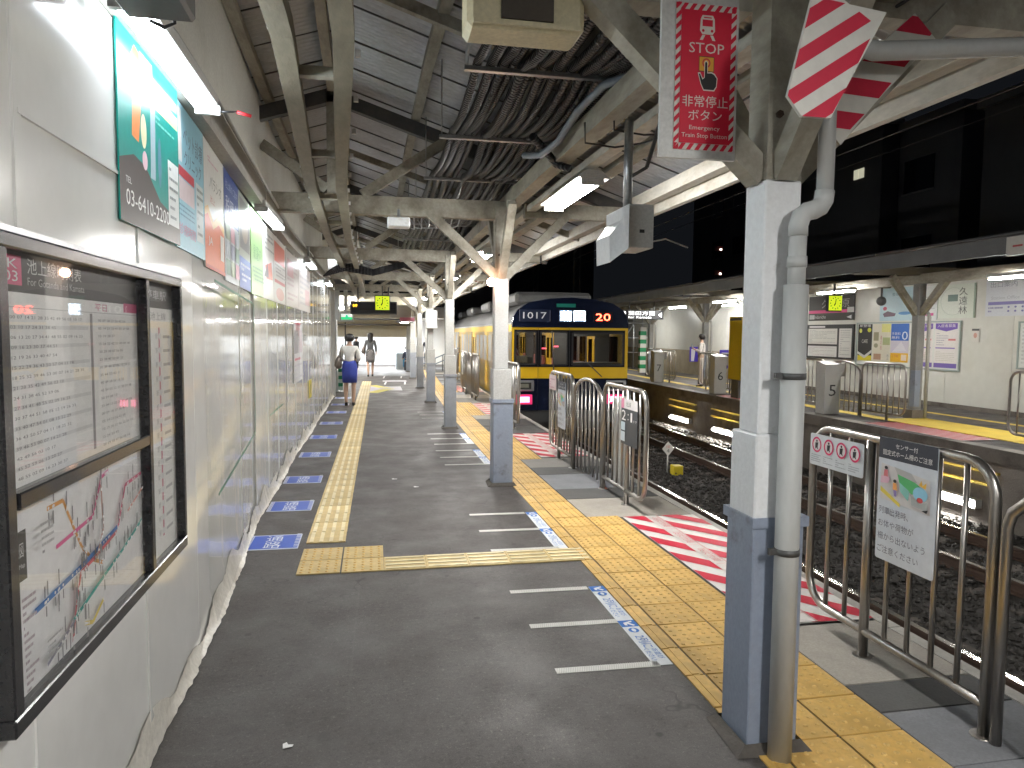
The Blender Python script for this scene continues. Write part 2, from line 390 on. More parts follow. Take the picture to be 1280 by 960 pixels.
def tile_mesh(kind, w=.30, l=.30, m=TY):
    mb = MB(); g = .006; h = .007
    if kind == 'dot':
        mb.box(-w/2+g, w/2-g, -l/2+g, l/2-g, 0, h)
        for i in range(5):
            for j in range(5):
                x = (i-2)*.057; y = (j-2)*.057; vs = []
                for rr, z in ((.0125, h), (.0085, h+.005)):
                    vs += [(x+rr*math.cos(k*math.pi/3), y+rr*math.sin(k*math.pi/3), z) for k in range(6)]
                mb.add(vs, [(k, (k+1) % 6, (k+1) % 6+6, k+6) for k in range(6)]+[tuple(range(6, 12))], 1)
    elif kind == 'bar':   # bars along y
        mb.box(-w/2+.001, w/2-.001, -l/2+.001, l/2-.001, 0, h)
        for i in range(4):
            x = (i-1.5)*.075*w/.3
            mb.box(x-.014, x+.014, -l/2+.012, l/2-.012, h, h+.005, 2)
    elif kind == 'line':  # narrow tile with one raised line
        mb.box(-w/2+g, w/2-g, -l/2+g, l/2-g, 0, h)
        mb.box(-.012, .022, -l/2+g, l/2-g, h, h+.004)
    elif kind == 'fine':  # many fine ribs across
        mb.box(-w/2+g, w/2-g, -l/2+g, l/2-g, 0, h)
        for i in range(5):
            x = (i-2)*.055; mb.box(x-.009, x+.009, -l/2+.012, l/2-.012, h, h+.004)
    return mb.mesh('tactile_tile', [m, TYD, TYB])
def tiles():
    dot = tile_mesh('dot'); fine = tile_mesh('fine'); line = tile_mesh('line', .105); bar = tile_mesh('bar', m=TYP); dotp = tile_mesh('dot', m=TYP)
    barx = tile_mesh('bar', m=TYP); rng = random.Random(3)
    def t(me, x, y, a=0.): put('tactile_tile', me, PLAT, (x, y, .001+rng.uniform(0, .0015)), (0, 0, a+rng.uniform(-.006, .006)))
    y = 1.05+.15; k = 0
    doors = [(.4, 6.1), (9.25, 11.9), (14.2, 16.9), (20, 22.6)]
    while y < 34:
        b = bend(y); two = any(a < y < c for a, c in doors)
        near = y < 6.1
        t(line, 1.47+.052+b, y); t(dot if near or two else fine, 1.725+b, y)
        if two: t(dot, 2.025+b, y)
        y += .30; k += 1
    # left guidance path, the corner block and the cross row
    for j in range(2):
        for i in range(2): t(dotp, -.38+.30*i, 5.11+.30*j)
    y = 5.86
    while y < 24.5: t(bar, -.38+.12*(y-5)/15, y); y += .30
    for i in range(5): t(barx, .22+.30*i-.005, 5.11, math.pi/2)
tiles()

def slabs():
    """grey edge slabs between the yellow strip and the platform edge"""
    rng = random.Random(5); cuts = [(.2, 1.15, 2), (1.17, 2.28, 1), (2.29, 2.68, 1), (2.69, 2.93, 2), (2.94, 3.60, 0), (6.10, 6.85, 0), (6.86, 7.30, 2), (7.31, 8.10, 1), (8.11, 8.55, 2), (8.56, 9.22, 3)]
    y = 11.6
    while y < 34:
        L = rng.choice([.45, .8, 1.0]); cuts.append((y, y+L-.01, rng.choice([0, 1, 2, 3]))); y += L
    for a, b, c in cuts:
        wide = a < 6
        bb = bend(a); x0 = (2.18 if (a < 6 or 9.2 < a < 11.9) else 1.885)+bb
        mb = MB(); mb.box(x0, EDGE-.075+bb, a, b, .0005, .006+rng.uniform(0, .002)); mb.build('edge_slab', SLAB[c], PLAT)
    # pale coping along the very edge
    y = -1.
    COP = mat('coping', (.42, .40, .36), .6, dirt=.6, dcol=(.2, .18, .15))
    while y < 34:
        bb = bend(y); mb = MB(); mb.box(EDGE-.07+bb, EDGE+.008+bb, y, y+.892, -.05, .009); mb.build('coping_stone', COP, PLAT); y += .9
slabs()

# red and white door sheets on the platform edge
RED = (.56, .015, .045); PW = (.74, .72, .68)
def door_sheet(y0, y1, x0, x1, label):
    b = bend(y0); W = x1-x0; H = y1-y0
    it = []
    p = .42/H
    k = -6
    y = -1.4
    while y < 1.2:
        q = clip([(0, y+.34), (1, y), (1, y+p*.5), (0, y+.34+p*.5)], .0, 0, 1., 1)
        if len(q) > 2: it.append(('p', q, RED))
        y += p
    it.append(('r', .30, 0, .47, 1, (.66, .62, .58)))
    it += [('p', q[1], (.60, .16, .16)) for q in stripes(.455, 0, .475, 1, .012, RED, 0)]
    for j in range(5):
        it.append(('r', .315, .05+.19*j, .455, .052+.19*j, (.7, .3, .3)))
        it.append(('tv', '足元注意', .33, .07+.19*j, .44, .20+.19*j, (.62, .22, .22)))
    art('door_position_sheet', W, H, it, up(x0+b, y0, .012, -.004), base=PW, t=.003, rough=.35, label=label, cat='floor sheet', group='red and white sheets on the platform edge')
door_sheet(3.63, 6.07, 2.185, 2.86, 'red and white striped floor sheet nearest the camera behind the white pillar')
door_sheet(9.27, 11.5, 2.185, 2.86, 'red and white striped floor sheet in the gap past the three-panel barrier')
door_sheet(14.35, 16.6, 2.20, 2.86, 'red and white striped floor sheet beside the nose of the yellow train')
door_sheet(20.0, 22.4, 2.20, 2.86, 'red and white striped floor sheet beside the side doors of the train')

# white queue lines and their blue and white labels
def queue_set(y0, label_a, near=True):
    LT = (.62, .61, .57); b = bend(y0)
    def bar(x0, x1, y, q):
        it = stripes(0, 0, 1, 1, .022, (.46, .45, .42), .03, .3)
        art('queue_line', x1-x0, .055, it, up(x0+b, y, .003, -.02), base=LT, t=.002, label='%s of the three white hatched queue lines %s' % (q, label_a[1]), cat='floor line', group='white queue lines on the asphalt')
    bar(.87, 1.40, y0, 'first'); bar(.86, 1.37, y0+.55, 'middle'); bar(.85, 1.36, y0+1.10, 'last')
    BL = (.03, .16, .52); it = []
    for q in range(2):
        o = q*.5
        it += [('r', 0, o+.42, 1, o+.50, BL), ('p', [(.25, o+.47), (.8, o+.49), (.8, o+.475), (.55, o+.468), (.85, o+.435), (.7, o+.428), (.42, o+.458), (.4, o+.435), (.25, o+.44)], (.8, .8, .8)),
               ('c', .5, o+.375, .30, .028, BL), ('c', .5, o+.375, .12, .02, (.75, .8, .85))]
        it += [('t', '2列に', 0, 0, 1, 1, BL)]; it.pop()
    o_ = art('queue_label', .10, 1.13, it, up(1.37+b, y0, .003, 0), base=(.74, .76, .78), t=.002, label=label_a[2], cat='floor label', group='blue and white queue labels')
    # the words run along the strip
    for q in range(2):
        w = [('t', '2列に', 0, .15, .50, .92, BL), ('t', 'お並び', .56, .55, .95, .95, BL), ('t', 'ください', .54, .05, 1., .42, BL)]
        art('label_wording', .30, .085, w, Matrix.Translation((.0075, .35+.565*q, .0012)) @ Matrix.Rotation(-math.pi/2, 4, 'Z'), base=None, parent=o_)
queue_set(3.29, ('', 'nearest the camera', 'blue and white queue label strip with arrows, nearest, beside the dotted tiles'))
queue_set(5.28, ('just past the yellow cross row', 'past the yellow cross row', 'blue and white queue label strip just beyond the yellow cross row'))
queue_set(8.9, ('past the second pillar', 'past the second pillar', 'blue and white queue label strip past the second white pillar'))
queue_set(10.6, ('before the third pillar', 'before the third pillar', 'blue and white queue label strip before the third pillar'))
queue_set(13.9, ('past the third pillar', 'past the third pillar', 'blue and white queue label strip past the third pillar'))

# blue passage stickers along the wall
def stickers():
    ys = [5.60, 6.80, 8.05, 9.73, 11.40, 13.16, 14.97, 16.6, 18.3]
    words = ['nearest of the row, before the yellow corner block', 'second from the camera', 'third from the camera', 'fourth from the camera', 'fifth from the camera', 'sixth from the camera', 'seventh from the camera', 'by the woman in the blue skirt', 'farthest of the row behind the woman']
    for y, w in zip(ys, words):
        it = [('r', .02, .05, .98, .95, (.03, .09, .46)), ('t', '通', .34, .52, .66, .92, (.78, .8, .84)), ('t', '路', .34, .08, .66, .48, (.78, .8, .84))]
        it += stripes(.0, .03, .09, .97, .035, (.7, .72, .8), .0, .5)[:3]
        it += [('r', .0, .06+.1*j, .09, .10+.1*j, (.7, .72, .8)) for j in range(9)] + [('r', .91, .06+.1*j, 1., .10+.1*j, (.7, .72, .8)) for j in range(9)]
        art('floor_sticker', .40, .40, it, up(-.975+(.02 if y > 12 else 0), y, .003, 0), base=(.60, .63, .74), t=.002, rough=.3, label='blue floor sticker with white passage lettering, ' + w, cat='floor sticker', group='blue passage stickers along the wall')
stickers()
for (x, y, w, h, l) in ((.11, 20.8, .70, 1.5, 'worn white square notice stuck on the asphalt past the woman'), (.3, 24.6, .8, .5, 'thin white line mark on the far asphalt')):
    art('floor_notice', w, h, rows(.1, .1, .9, .9, 6, (.5, .5, .6)), up(x, y, .003), base=(.62, .6, .62), t=.002, label=l, cat='floor notice')
for i, (x, w) in enumerate(((.32, .05), (.95, .05))):
    for j in range(2):
        art('floor_dash', w, 1.2, [], up(x, 23.2+j*3.2, .003, -.05), base=(.75, .74, .7), t=.002, label='short white dash of the far waiting box, %s %s' % (('left', 'right')[i], ('near', 'far')[j]), cat='floor line', group='white dashes of the far waiting box')
art('guide_arrow', 1.0, 3.0, [('p', [(0, .1), (.5, .0), (1, .5), (.5, 1), (0, .9)], (.72, .62, .12)), ('p', [(0, .25), (.35, .2), (.65, .5), (.35, .8), (0, .75)], (.62, .58, .68))], up(-.4, 19.9, .004), base=None, label='yellow and lilac arrow on the floor before the exit', cat='floor marking')
# small litter and scraps on the asphalt
for (x, y, s, l) in ((-.36, 2.86, .035, 'torn white paper scrap on the near asphalt'), (.20, 8.1, .05, 'pale tape patch on the asphalt by the left strip'), (.42, 7.65, .045, 'small white tape patch on the asphalt midway')):
    mb = MB(); mb.prism([(0, 0), (s, .2*s), (s*1.1, .6*s), (.5*s, .7*s), (.3*s, 1.2*s), (-.1*s, .9*s)], Matrix.Translation((x, y, .006)), .002)
    mb.build('paper_scrap', flat((.75, .74, .72)), label=l, cat='paper scrap')

# ------------------------------------------------------------------ left wall
def left_wall():
    W = thing('temporary_wall', 'long glossy white temporary wall on the left of the platform', 'wall', (-.9, 3, 0))
    seams = [-5, -4, -3, -2, -1, 0., 1.0, 2.0, 2.93, 3.86, 4.8, 5.7, 6.6, 7.5, 8.4, 9.3, 10.3, 11.3, 12.3, 13.3, 14.3, 15.3, 16.3, 17.3, 18.3, 19.0]
    for a, b in zip(seams, seams[1:]):
        m = wall_mat(a, 0, 0); L = (Vector((xw(b), b, 0))-Vector((xw(a), a, 0))).length
        mb = MB(); mb.prism([(.003, 0), (L-.003, 0), (L-.003, 2.70), (.003, 2.70)], m, .03); mb.build('wall_panel', WHITE_WALL, W)
        mb = MB(); mb.prism([(-.02, .0), (.02, .0), (.02, 2.70), (-.02, 2.70)], m @ Matrix.Translation((0, 0, .006)), .006); mb.build('cover_strip', WHITE_WALL, W)
    for a, b in ((-5, 0), (0.0, 4.05), (4.052, 9.), (9.002, 19.)):
        mb = MB()
        mb.beam((xw(a)+.03, a, 2.79), (xw(b)+.03, b, 2.79), .09, .17); mb.build('ledge_board', GREY_BOARD, W)
        mb = MB(); mb.beam((xw(a)-.10, a, 3.42), (xw(b)-.10, b, 3.42), .03, 1.08); mb.build('upper_board', mat('upper_board', (.64, .63, .57), .5, dirt=.4, dcol=(.42, .39, .32), dscale=2), W)
        mb = MB(); mb.tube([(xw(a)+.085, a, 2.89), (xw(b)+.085, b, 2.89)], .012, 6); mb.build('ledge_pipe', LGREY, W)
    # ending edge of the wall
    mb = MB(); mb.box(-1.25, -.97, 19.0, 19.12, 0, 2.75); mb.build('end_post', LGREY, W)
    # faint raised panel borders above the map board
    for z in (2.18,):
        mb = MB(); mb.prism([(0, 0), (.86, 0), (.86, .012), (0, .012)], wall_mat(2.0, z, .008), .008); mb.build('trim_line', WHITE_WALL, W)
left_wall()
def wall_film():
    rng = random.Random(11)
    T = thing('plastic_film', 'clear plastic sheeting hung in folds over the lower white wall', 'plastic sheet', (-1.0, 6, 0))
    for (a, b) in ((4.08, 6.2), (6.22, 9.3), (9.32, 13.), (13.02, 18.9)):
        n = int((b-a)/.02); mb = MB(); ph = rng.uniform(0, 6); cols = []
        zs = [.06, .25, .6, 1.0, 1.4, 1.7, 1.92]
        folds = [(rng.uniform(a, b), rng.uniform(.010, .028), rng.uniform(.003, .012), rng.uniform(-.06, .06)) for _ in range(int((b-a)*5))]
        for z in zs:
            for i in range(n+1):
                y = a+(b-a)*i/n; d = .014+.004*math.sin(y*9+ph+z)
                for (yc, w, h, lean) in folds:
                    q = (y-yc-lean*(1.9-z))/w; d += h*math.exp(-q*q)*(.4+.6*(1-z/2))
                cols.append((xw(y)+d+(.05*(1-z/.25) if z < .25 else 0), y, z))
        fs = [(j*(n+1)+i, j*(n+1)+i+1, (j+1)*(n+1)+i+1, (j+1)*(n+1)+i) for j in range(len(zs)-1) for i in range(n)]
        mb.add(cols, fs, 0, True); mb.build('film_sheet', FILM, T)
    # crumpled foot of the sheeting lying on the floor
    mb = MB(); n = 420; P = 6; vs = []
    for i in range(n+1):
        y = .8+18.1*i/n; x = xw(y)
        w = (.6 if y < 3 else min(1, .6+.2*(y-3)))*.042+.010*math.sin(y*1.7)+.005*math.sin(y*7.3+1)+rng.uniform(-.003, .003); h = .10+.05*math.sin(y*2.9)+.035*math.sin(y*9.1)+rng.uniform(-.006, .006)
        for k in range(P):
            t = k/(P-1)
            vs.append((x+.008+w*(t**1.6)+rng.uniform(-.004, .004), y, .008+h*(1-t)**1.5+(rng.uniform(0, .008) if 0 < k < P-1 else 0)))
    fs = [(i*P+k, i*P+k+1, (i+1)*P+k+1, (i+1)*P+k) for i in range(n) for k in range(P-1)]
    mb.add(vs, fs, 0, True); mb.build('film_hem', mat('white_film_hem', (.68, .65, .58), .35, dirt=.5, dcol=(.4, .36, .28), dscale=8, bmp=.4, bscale=30), T)
    # green tape outline on the sheeting
    G = (.03, .14, .08)
    for (y0, z0, y1, z1) in ((4.12, 1.92, 5.95, 1.87), (4.12, .76, 6.05, .84), (7.1, .86, 8.2, .86)):
        mb = MB(); mb.beam((xw(y0)+.07, y0, z0), (xw(y1)+.07, y1, z1), .002, .014); mb.build('green_tape', flat(G), T)
    mb = MB(); mb.beam((xw(6.05)+.07, 6.05, .84), (xw(6.05)+.07, 6.05, 1.87), .002, .014, up=(0, 1, 0)); mb.build('green_tape', flat(G), T)
wall_film()

# map board
def map_board():
    T = thing('map_board', 'black framed glass board with timetable and route map on the left wall', 'notice board', (-.84, 2.6, .6))
    FR = mat('black_frame', (.018, .018, .02), .25, coat=.3); y0, y1, z0, z1 = 1.77, 3.32, .71, 1.87
    ym, zm = 2.84, 1.25
    M = wall_mat(y0, 0, 0); X = -.86
    def fb(name, a, b, c, d):
        mb = MB(); mb.box(X, X+.055, a, b, c, d, b=.004); mb.build(name, FR, T)
    fb('frame_rail', y0, y1, z1-.035, z1); fb('frame_rail', y0, y1, z0, z0+.045)
    fb('frame_stile', y0, y0+.045, z0+.045, z1-.035); fb('frame_stile', y1-.035, y1, z0+.045, z1-.035); fb('frame_stile', ym-.02, ym+.02, z0+.045, z1-.035)
    fb('frame_rail', y0+.06, ym-.02, zm-.02, zm+.02)
    mb = MB(); mb.box(X+.01, X+.057, y0-.002, y1+.002, z1, z1+.014); mb.build('top_trim', ALU, T)
    D = (.06, .058, .052); K = (.12, .12, .12); PKK = (.55, .10, .20)
    # timetable sheet
    w = ym-.02-y0-.06; h = z1-.035-zm-.02
    it = [('r', 0, .83, 1, 1, D), ('r', .02, .86, .13, .985, (.60, .10, .20)), ('t', 'IK', .04, .93, .11, .97, (.8, .8, .8)), ('t', '03', .04, .875, .11, .92, (.8, .8, .8)),
          ('t', '池上線時刻表', .16, .915, .50, .985, (.62, .62, .6)), ('t', 'For Gotanda and Kamata', .16, .865, .52, .90, (.5, .5, .48)), ('r', .86, .78, 1, .835, PKK),
          ('t', '平日', .60, .775, .70, .815, PKK), ('r', 0, .765, 1, .768, (.4, .4, .4)), ('r', .555, .03, .575, .76, (.30, .29, .29))]
    for j in range(17):
        y = .72-.043*j
        it.append(('r', .01, y-.004, .54, y+.014, (.70, .70, .69) if j % 2 else (.86, .86, .84)))
        rr = random.Random(j); n = rr.randint(6, 12)
        it.append(('t', ' '.join('%02d' % ((q*7+j*3) % 60) for q in range(n)), .06, y-.002, .06+.036*n, y+.012, (.16, .16, .16)))
        n = rr.randint(4, 8); it.append(('t', ' '.join('%02d' % ((q*9+j*5) % 60) for q in range(n)), .62, y-.002, .62+.036*n, y+.012, (.2, .2, .2)))
        it.append(('t', '%d' % (5+j), .015, y-.003, .04, y+.014, (.1, .1, .1)))
    art('timetable_sheet', w, h, it, face_right(X+.02, y0+.06, zm+.02), base=(.84, .84, .82), parent=T)
    # route map
    h2 = zm-.02-z0-.045
    it = [('r', .0, .60, .10, .86, D), ('t', '路線図', .015, .72, .085, .80, (.6, .6, .6)), ('t', 'Route Map', .01, .66, .09, .69, (.6, .6, .6))]
    def pl(pts, c, t=.006):
        for (a, b), (cx, dy) in zip(pts, pts[1:]):
            L = math.hypot(cx-a, (dy-b)*h2/w); nx, ny = -(dy-b)*h2/w/L*t, (cx-a)/L*t*w/h2
            it.append(('p', [(a+nx, b+ny), (a-nx, b-ny), (cx-nx, dy-ny), (cx+nx, dy+ny)], c))
        L = max(1, int(sum(math.hypot(c2[0]-a[0], c2[1]-a[1]) for a, c2 in zip(pts, pts[1:]))/.035)); rr = random.Random(len(it))
        for k in range(L):
            sgm = rr.randrange(len(pts)-1); u_ = rr.random(); px = pts[sgm][0]+(pts[sgm+1][0]-pts[sgm][0])*u_; py = pts[sgm][1]+(pts[sgm+1][1]-pts[sgm][1])*u_
            sd = rr.choice((-1, 1)); hh = rr.uniform(.05, .10)
            it.append(('r', px-.0035, py+(.025 if sd > 0 else -.025-hh), px+.0035, py+(.025+hh if sd > 0 else -.025), (.25, .25, .25)))
            it.append(('c', px, py, .005, .009, (.85, .85, .85)))
    pl([(.22, .90), (.32, .90), (.38, .72), (.44, .55), (.52, .42), (.60, .35)], (.75, .35, .08))
    pl([(.26, .66), (.52, .70), (.60, .92), (.66, .94)], (.75, .12, .32))
    pl([(.12, .40), (.45, .45), (.72, .52)], (.04, .18, .50), .008); pl([(.72, .52), (.80, .78), (.97, .80)], (.7, .10, .22))
    pl([(.33, .05), (.36, .25), (.40, .42), (.50, .44), (.70, .50)], (.60, .10, .12)); pl([(.33, .18), (.52, .26), (.75, .35), (.95, .45)], (.04, .42, .36), .006)
    pl([(.40, .10), (.46, .06), (.55, .14)], (.70, .55, .10)); pl([(.15, .08), (.33, .18)], (.25, .25, .3), .005); pl([(.55, .92), (.56, .60), (.50, .44)], (.45, .25, .2), .006)
    pl([(.78, .60), (.95, .70)], (.6, .3, .25), .004)
    it += rows(.02, .05, .09, .55, 14, (.35, .30, .32), .45, 4)+rows(.12, .70, .19, .88, 5, (.35, .35, .35), .4, 9)+rows(.13, .12, .22, .24, 4, (.35, .35, .35), .4, 8)
    art('route_map_sheet', w, h2, it, face_right(X+.02, y0+.06, z0+.045), base=(.84, .84, .84), parent=T)
    w3 = y1-.035-ym-.02; h3 = z1-.035-z0-.045
    it = [('r', 0, .91, 1, 1, D), ('t', '停車駅', .15, .94, .8, .975, (.5, .5, .5)), ('r', .52, .06, .57, .84, (.60, .22, .28))]
    for j in range(15):
        it.append(('c', .545, .08+.052*j, .05, .012, (.72, .72, .72))); it.append(('t', '駅', .40, .07+.052*j, .47, .09+.052*j, (.3, .3, .3))); it += [('r', .64, .072+.052*j, .86, .083+.052*j, (.45, .45, .45))]
    it += [('t', '池上線', .25, .865, .75, .895, (.3, .3, .3))]
    art('station_list_sheet', w3, h3, it, face_right(X+.02, ym+.02, z0+.045), base=(.84, .84, .81), parent=T)
    mb = MB(); mb.box(X+.035, X+.039, y0+.055, ym-.015, z0+.04, z1-.03); mb.build('glass_pane', PANE, T)
    mb = MB(); mb.box(X+.035, X+.039, ym+.015, y1-.03, z0+.04, z1-.03); mb.build('glass_pane', PANE, T)
map_board()

# posters on the wall
def posters():
    WH = (.72, .72, .70)
    def P(y0, y1, z0, z1, base, it, label):
        M = wall_mat(y0, z0, .012); L = (Vector((xw(y1), y1, 0))-Vector((xw(y0), y0, 0))).length
        art('wall_poster', L, z1-z0, it, M, base=base, t=.006, rough=.3, label=label, cat='poster', group='posters along the top of the white wall')
    TE = (.01, .26, .22)
    it = [('p', [(0, 0), (1, 0), (1, .14), (.62, .20), (.38, .34), (.2, .36), (0, .30)], (.07, .055, .05)), ('t', '03-6410-2200', .08, .09, .78, .17, (.78, .78, .76)), ('t', 'TEL', .08, .20, .16, .23, (.7, .7, .7)),
          ('p', [(.18, .45), (.28, .44), (.34, .70), (.32, .90), (.24, .92), (.18, .84), (.20, .66)], (.70, .25, .08)), ('c', .36, .52, .045, .09, (.72, .66, .42)), ('c', .37, .37, .04, .05, (.7, .45, .50)),
          ('p', [(.46, .30), (.54, .30), (.56, .78), (.48, .80)], (.35, .45, .50)), ('c', .62, .42, .03, .14, (.10, .24, .32)), ('r', .32, .84, .52, .92, (.62, .64, .66)),
          ('r', .55, .70, .98, .78, (.60, .66, .28)), ('r', .50, .80, .98, .86, (.25, .60, .50)), ('r', .77, .10, .98, .48, (.72, .74, .72))]
    it += rows(.56, .62, .96, .68, 2, (.2, .55, .48), .4, 2)+rows(.79, .12, .96, .46, 6, (.25, .28, .28), .3, 3)
    P(2.71, 3.49, 2.03, 2.74, TE, it, 'dark green poster with an orange figure and a phone number, nearest on the wall')
    it = [('r', .04, .60, .22, .96, WH), ('t', 'ペット診療', .28, .74, .95, .88, (.10, .12, .2)), ('t', 'クリニック', .30, .60, .90, .71, (.10, .12, .2)), ('r', .05, .50, .62, .57, (.62, .05, .08)), ('r', .05, .34, .62, .49, (.72, .60, .62)), ('r', .68, .12, .95, .56, (.68, .74, .74))]
    it += rows(.06, .22, .60, .32, 3, (.12, .30, .42), .35, 6)+[('t', '診療時間', .08, .10, .62, .18, (.62, .15, .30))]+rows(.70, .15, .93, .54, 7, (.25, .3, .3), .4, 4)
    P(3.50, 4.18, 2.03, 2.70, (.30, .58, .70), it, 'light blue clinic poster with a red band beside the green poster')
    it = [('p', [(0, 0), (1, 0), (1, .36), (.7, .42), (.4, .34), (.15, .44), (0, .40)], (.72, .16, .04)), ('p', [(0, .40), (.15, .44), (.4, .34), (.7, .42), (1, .36), (1, .42), (.7, .50), (.4, .40), (.15, .50), (0, .46)], (.75, .48, .16)),
          ('t', 'パラシオ', .25, .66, .85, .76, (.2, .2, .2)), ('t', '池上', .25, .54, .5, .60, (.5, .2, .2)), ('r', .75, .12, .95, .34, (.72, .7, .66)), ('t', 'JA', .14, .18, .34, .26, (.8, .8, .8)), ('r', .0, .0, 1, .03, (.6, .1, .05))]
    it += rows(.15, .84, .6, .9, 2, (.6, .3, .4), .4, 7)
    P(4.20, 4.92, 2.0, 2.70, (.72, .72, .68), it, 'white poster with an orange wave along its foot')
    it = [('r', 0, .55, 1, 1, (.03, .07, .28)), ('t', '税理士', .1, .62, .9, .78, (.7, .72, .76)), ('t', '池上線のご案内', .08, .84, .92, .92, (.45, .52, .66))]
    for a in range(3):
        for b in range(3): it.append(('r', .06+.31*a, .06+.16*b, .33+.31*a, .20+.16*b, [(.24, .36, .28), (.5, .55, .6), (.35, .42, .3), (.28, .3, .4), (.66, .40, .46)][(a*2+b) % 5]))
    P(4.94, 5.66, 1.98, 2.70, (.60, .64, .66), it, 'navy topped poster with small photos under the lettering')
    it = [('r', .08, .42, .92, .95, (.22, .22, .22)), ('c', .5, .68, .30, .18, (.42, .36, .30)), ('r', 0, 0, 1, .33, (.10, .18, .48))]+rows(.1, .06, .9, .28, 4, (.62, .66, .72), .45, 5)
    P(5.68, 6.42, 1.98, 2.70, (.42, .46, .40), it, 'grey photo poster with a blue lettered foot')
    it = [('t', '緑と暮らす', .2, .42, .8, .60, (.05, .25, .10))]+rows(.1, .15, .9, .35, 4, (.15, .35, .18), .4, 6)
    P(6.44, 7.16, 1.97, 2.70, (.36, .56, .26), it, 'fresh green poster under the second wall lamp')
    it = [('p', [(.2, .45), (.8, .55), (.9, .30), (.3, .28)], (.62, .12, .05)), ('p', [(.1, .3), (.4, .5), (.5, .3)], (.10, .09, .09))]+rows(.1, .65, .9, .92, 4, (.3, .3, .3), .4, 4)
    P(7.18, 8.0, 1.97, 2.68, (.70, .70, .66), it, 'white poster with a red and black splash')
    it = [('r', .06, .62, .94, .92, (.66, .10, .04)), ('r', .06, .30, .94, .35, (.6, .12, .12)), ('c', .5, .14, .34, .1, (.6, .30, .26))]+rows(.1, .38, .9, .6, 4, (.35, .3, .3), .4, 8)
    P(8.02, 9.2, 1.97, 2.68, (.66, .64, .60), it, 'white poster with a red block at its head')
    it = rows(.1, .1, .9, .9, 9, (.36, .25, .27), .45, 10)+[('r', .1, .55, .55, .85, (.45, .20, .22))]
    P(9.22, 10.7, 1.97, 2.66, (.48, .44, .42), it, 'reddish grey poster far along the wall')
    it = rows(.1, .1, .9, .9, 7, (.30, .28, .3), .45, 12)+[('r', .5, .15, .9, .5, (.42, .22, .25))]
    P(10.72, 12.6, 1.97, 2.64, (.46, .42, .40), it, 'farthest grey poster on the wall before the end lamp')
    # notices under the film
    M = wall_mat(10.3, 1.58, .012); art('small_notice', .55, .20, [('t', '工事中', .1, .2, .9, .8, (.8, .8, .8))], M, base=(.6, .08, .12), t=.004, label='small red notice on the wall under the far posters', cat='notice')
    M = wall_mat(10.0, .95, .012); art('safety_notice', 1.2, .8, [('r', .05, .5, .5, .9, (.25, .25, .28)), ('r', .55, .5, .95, .9, (.55, .5, .55)), ('r', .1, .38, .7, .42, (.5, .1, .15))]+rows(.05, .05, .95, .33, 4, (.45, .45, .5)), M, base=(.62, .64, .66), t=.004, label='pale picture notice low on the far wall', cat='notice')
    M = wall_mat(12.2, .55, .012); art('yellow_tag', .5, .3, [('c', .5, .5, .2, .3, (.3, .25, .05))], M, base=(.66, .56, .08), t=.004, label='small yellow tag low on the far white wall', cat='notice')
posters()

def area(x, y, z, sx, sy, w, col, rot=(0, 0, 0), parent=None, spread=None):
    l = bpy.data.lights.new('tube_light', 'AREA'); l.shape = 'RECTANGLE'; l.size = sx; l.size_y = sy; l.energy = w*LAMP; l.color = col
    o = bpy.data.objects.new('tube_light', l); COL.objects.link(o)
    if parent: o.parent = parent; o.matrix_parent_inverse = Matrix.Translation(-parent.location)
    o.location = (x, y, z); o.rotation_euler = rot; return o
WARMW = (1., .98, .94); COOL = (.86, .93, 1.)
def wall_lamp(y, label, w=26):
    x = xw(y+.5)
    T = thing('wall_lamp', label, 'lamp', (x, y, 2.66), 'tube lamps over the wall posters')
    mb = MB(); mb.box(x+.06, x+.16, y, y+1.14, 2.685, 2.74, b=.006); mb.build('housing', LGREY, T)
    mb = MB(); mb.box(x+.10, x+.13, y+.2, y+.25, 2.74, 2.90); mb.build('bracket', LGREY, T)
    for dx in (.085, .145):
        mb = MB(); mb.tube([(x+dx, y+.03, 2.665), (x+dx, y+1.10, 2.665)], .016, 8); mb.build('tube', TUBEC, T)
    for yy in (y+.005, y+1.11):
        mb = MB(); mb.box(x+.06, x+.17, yy, yy+.025, 2.645, 2.685); mb.build('end_cap', LGREY, T)
    area(x+.14, y+.57, 2.64, .12, 1.1, w*.42, COOL, (0, R(-55), 0), T)
wall_lamp(2.48, 'lit twin tube lamp over the dark green poster')
wall_lamp(6.35, 'lit tube lamp over the fresh green poster')
wall_lamp(10.9, 'lit tube lamp at the far end of the posters')
wall_lamp(15.2, 'lit tube lamp near the end of the white wall', 20)
wall_lamp(-1.6, 'lit tube lamp behind the camera over the wall', 26)
mb = MB(); mb.box(-.735, -.535, 2.28, 2.45, 2.60, 2.90, b=.01); o = mb.build('speaker_box', DGREY, label='dark grey box fixed above the near wall lamp', cat='speaker')
mb = MB(); mb.tube([(-.60, 2.452, 2.66), (-.60, 2.46, 2.60), (-.63, 2.46, 2.585), (-.67, 2.455, 2.60)], .006, 6); mb.build('cable', BLACKP, o)
mb = MB(); mb.tube([(-.70, 3.60, 2.66), (-.62, 3.62, 2.67)], .004, 6); mb.tube([(-.62, 3.62, 2.67), (-.56, 3.64, 2.66)], .008, 6, 1); mb.build('cable_end', [BLACKP, flat((.7, .05, .06))], label='short red tipped cable end sticking out beside the near wall lamp', cat='cable')

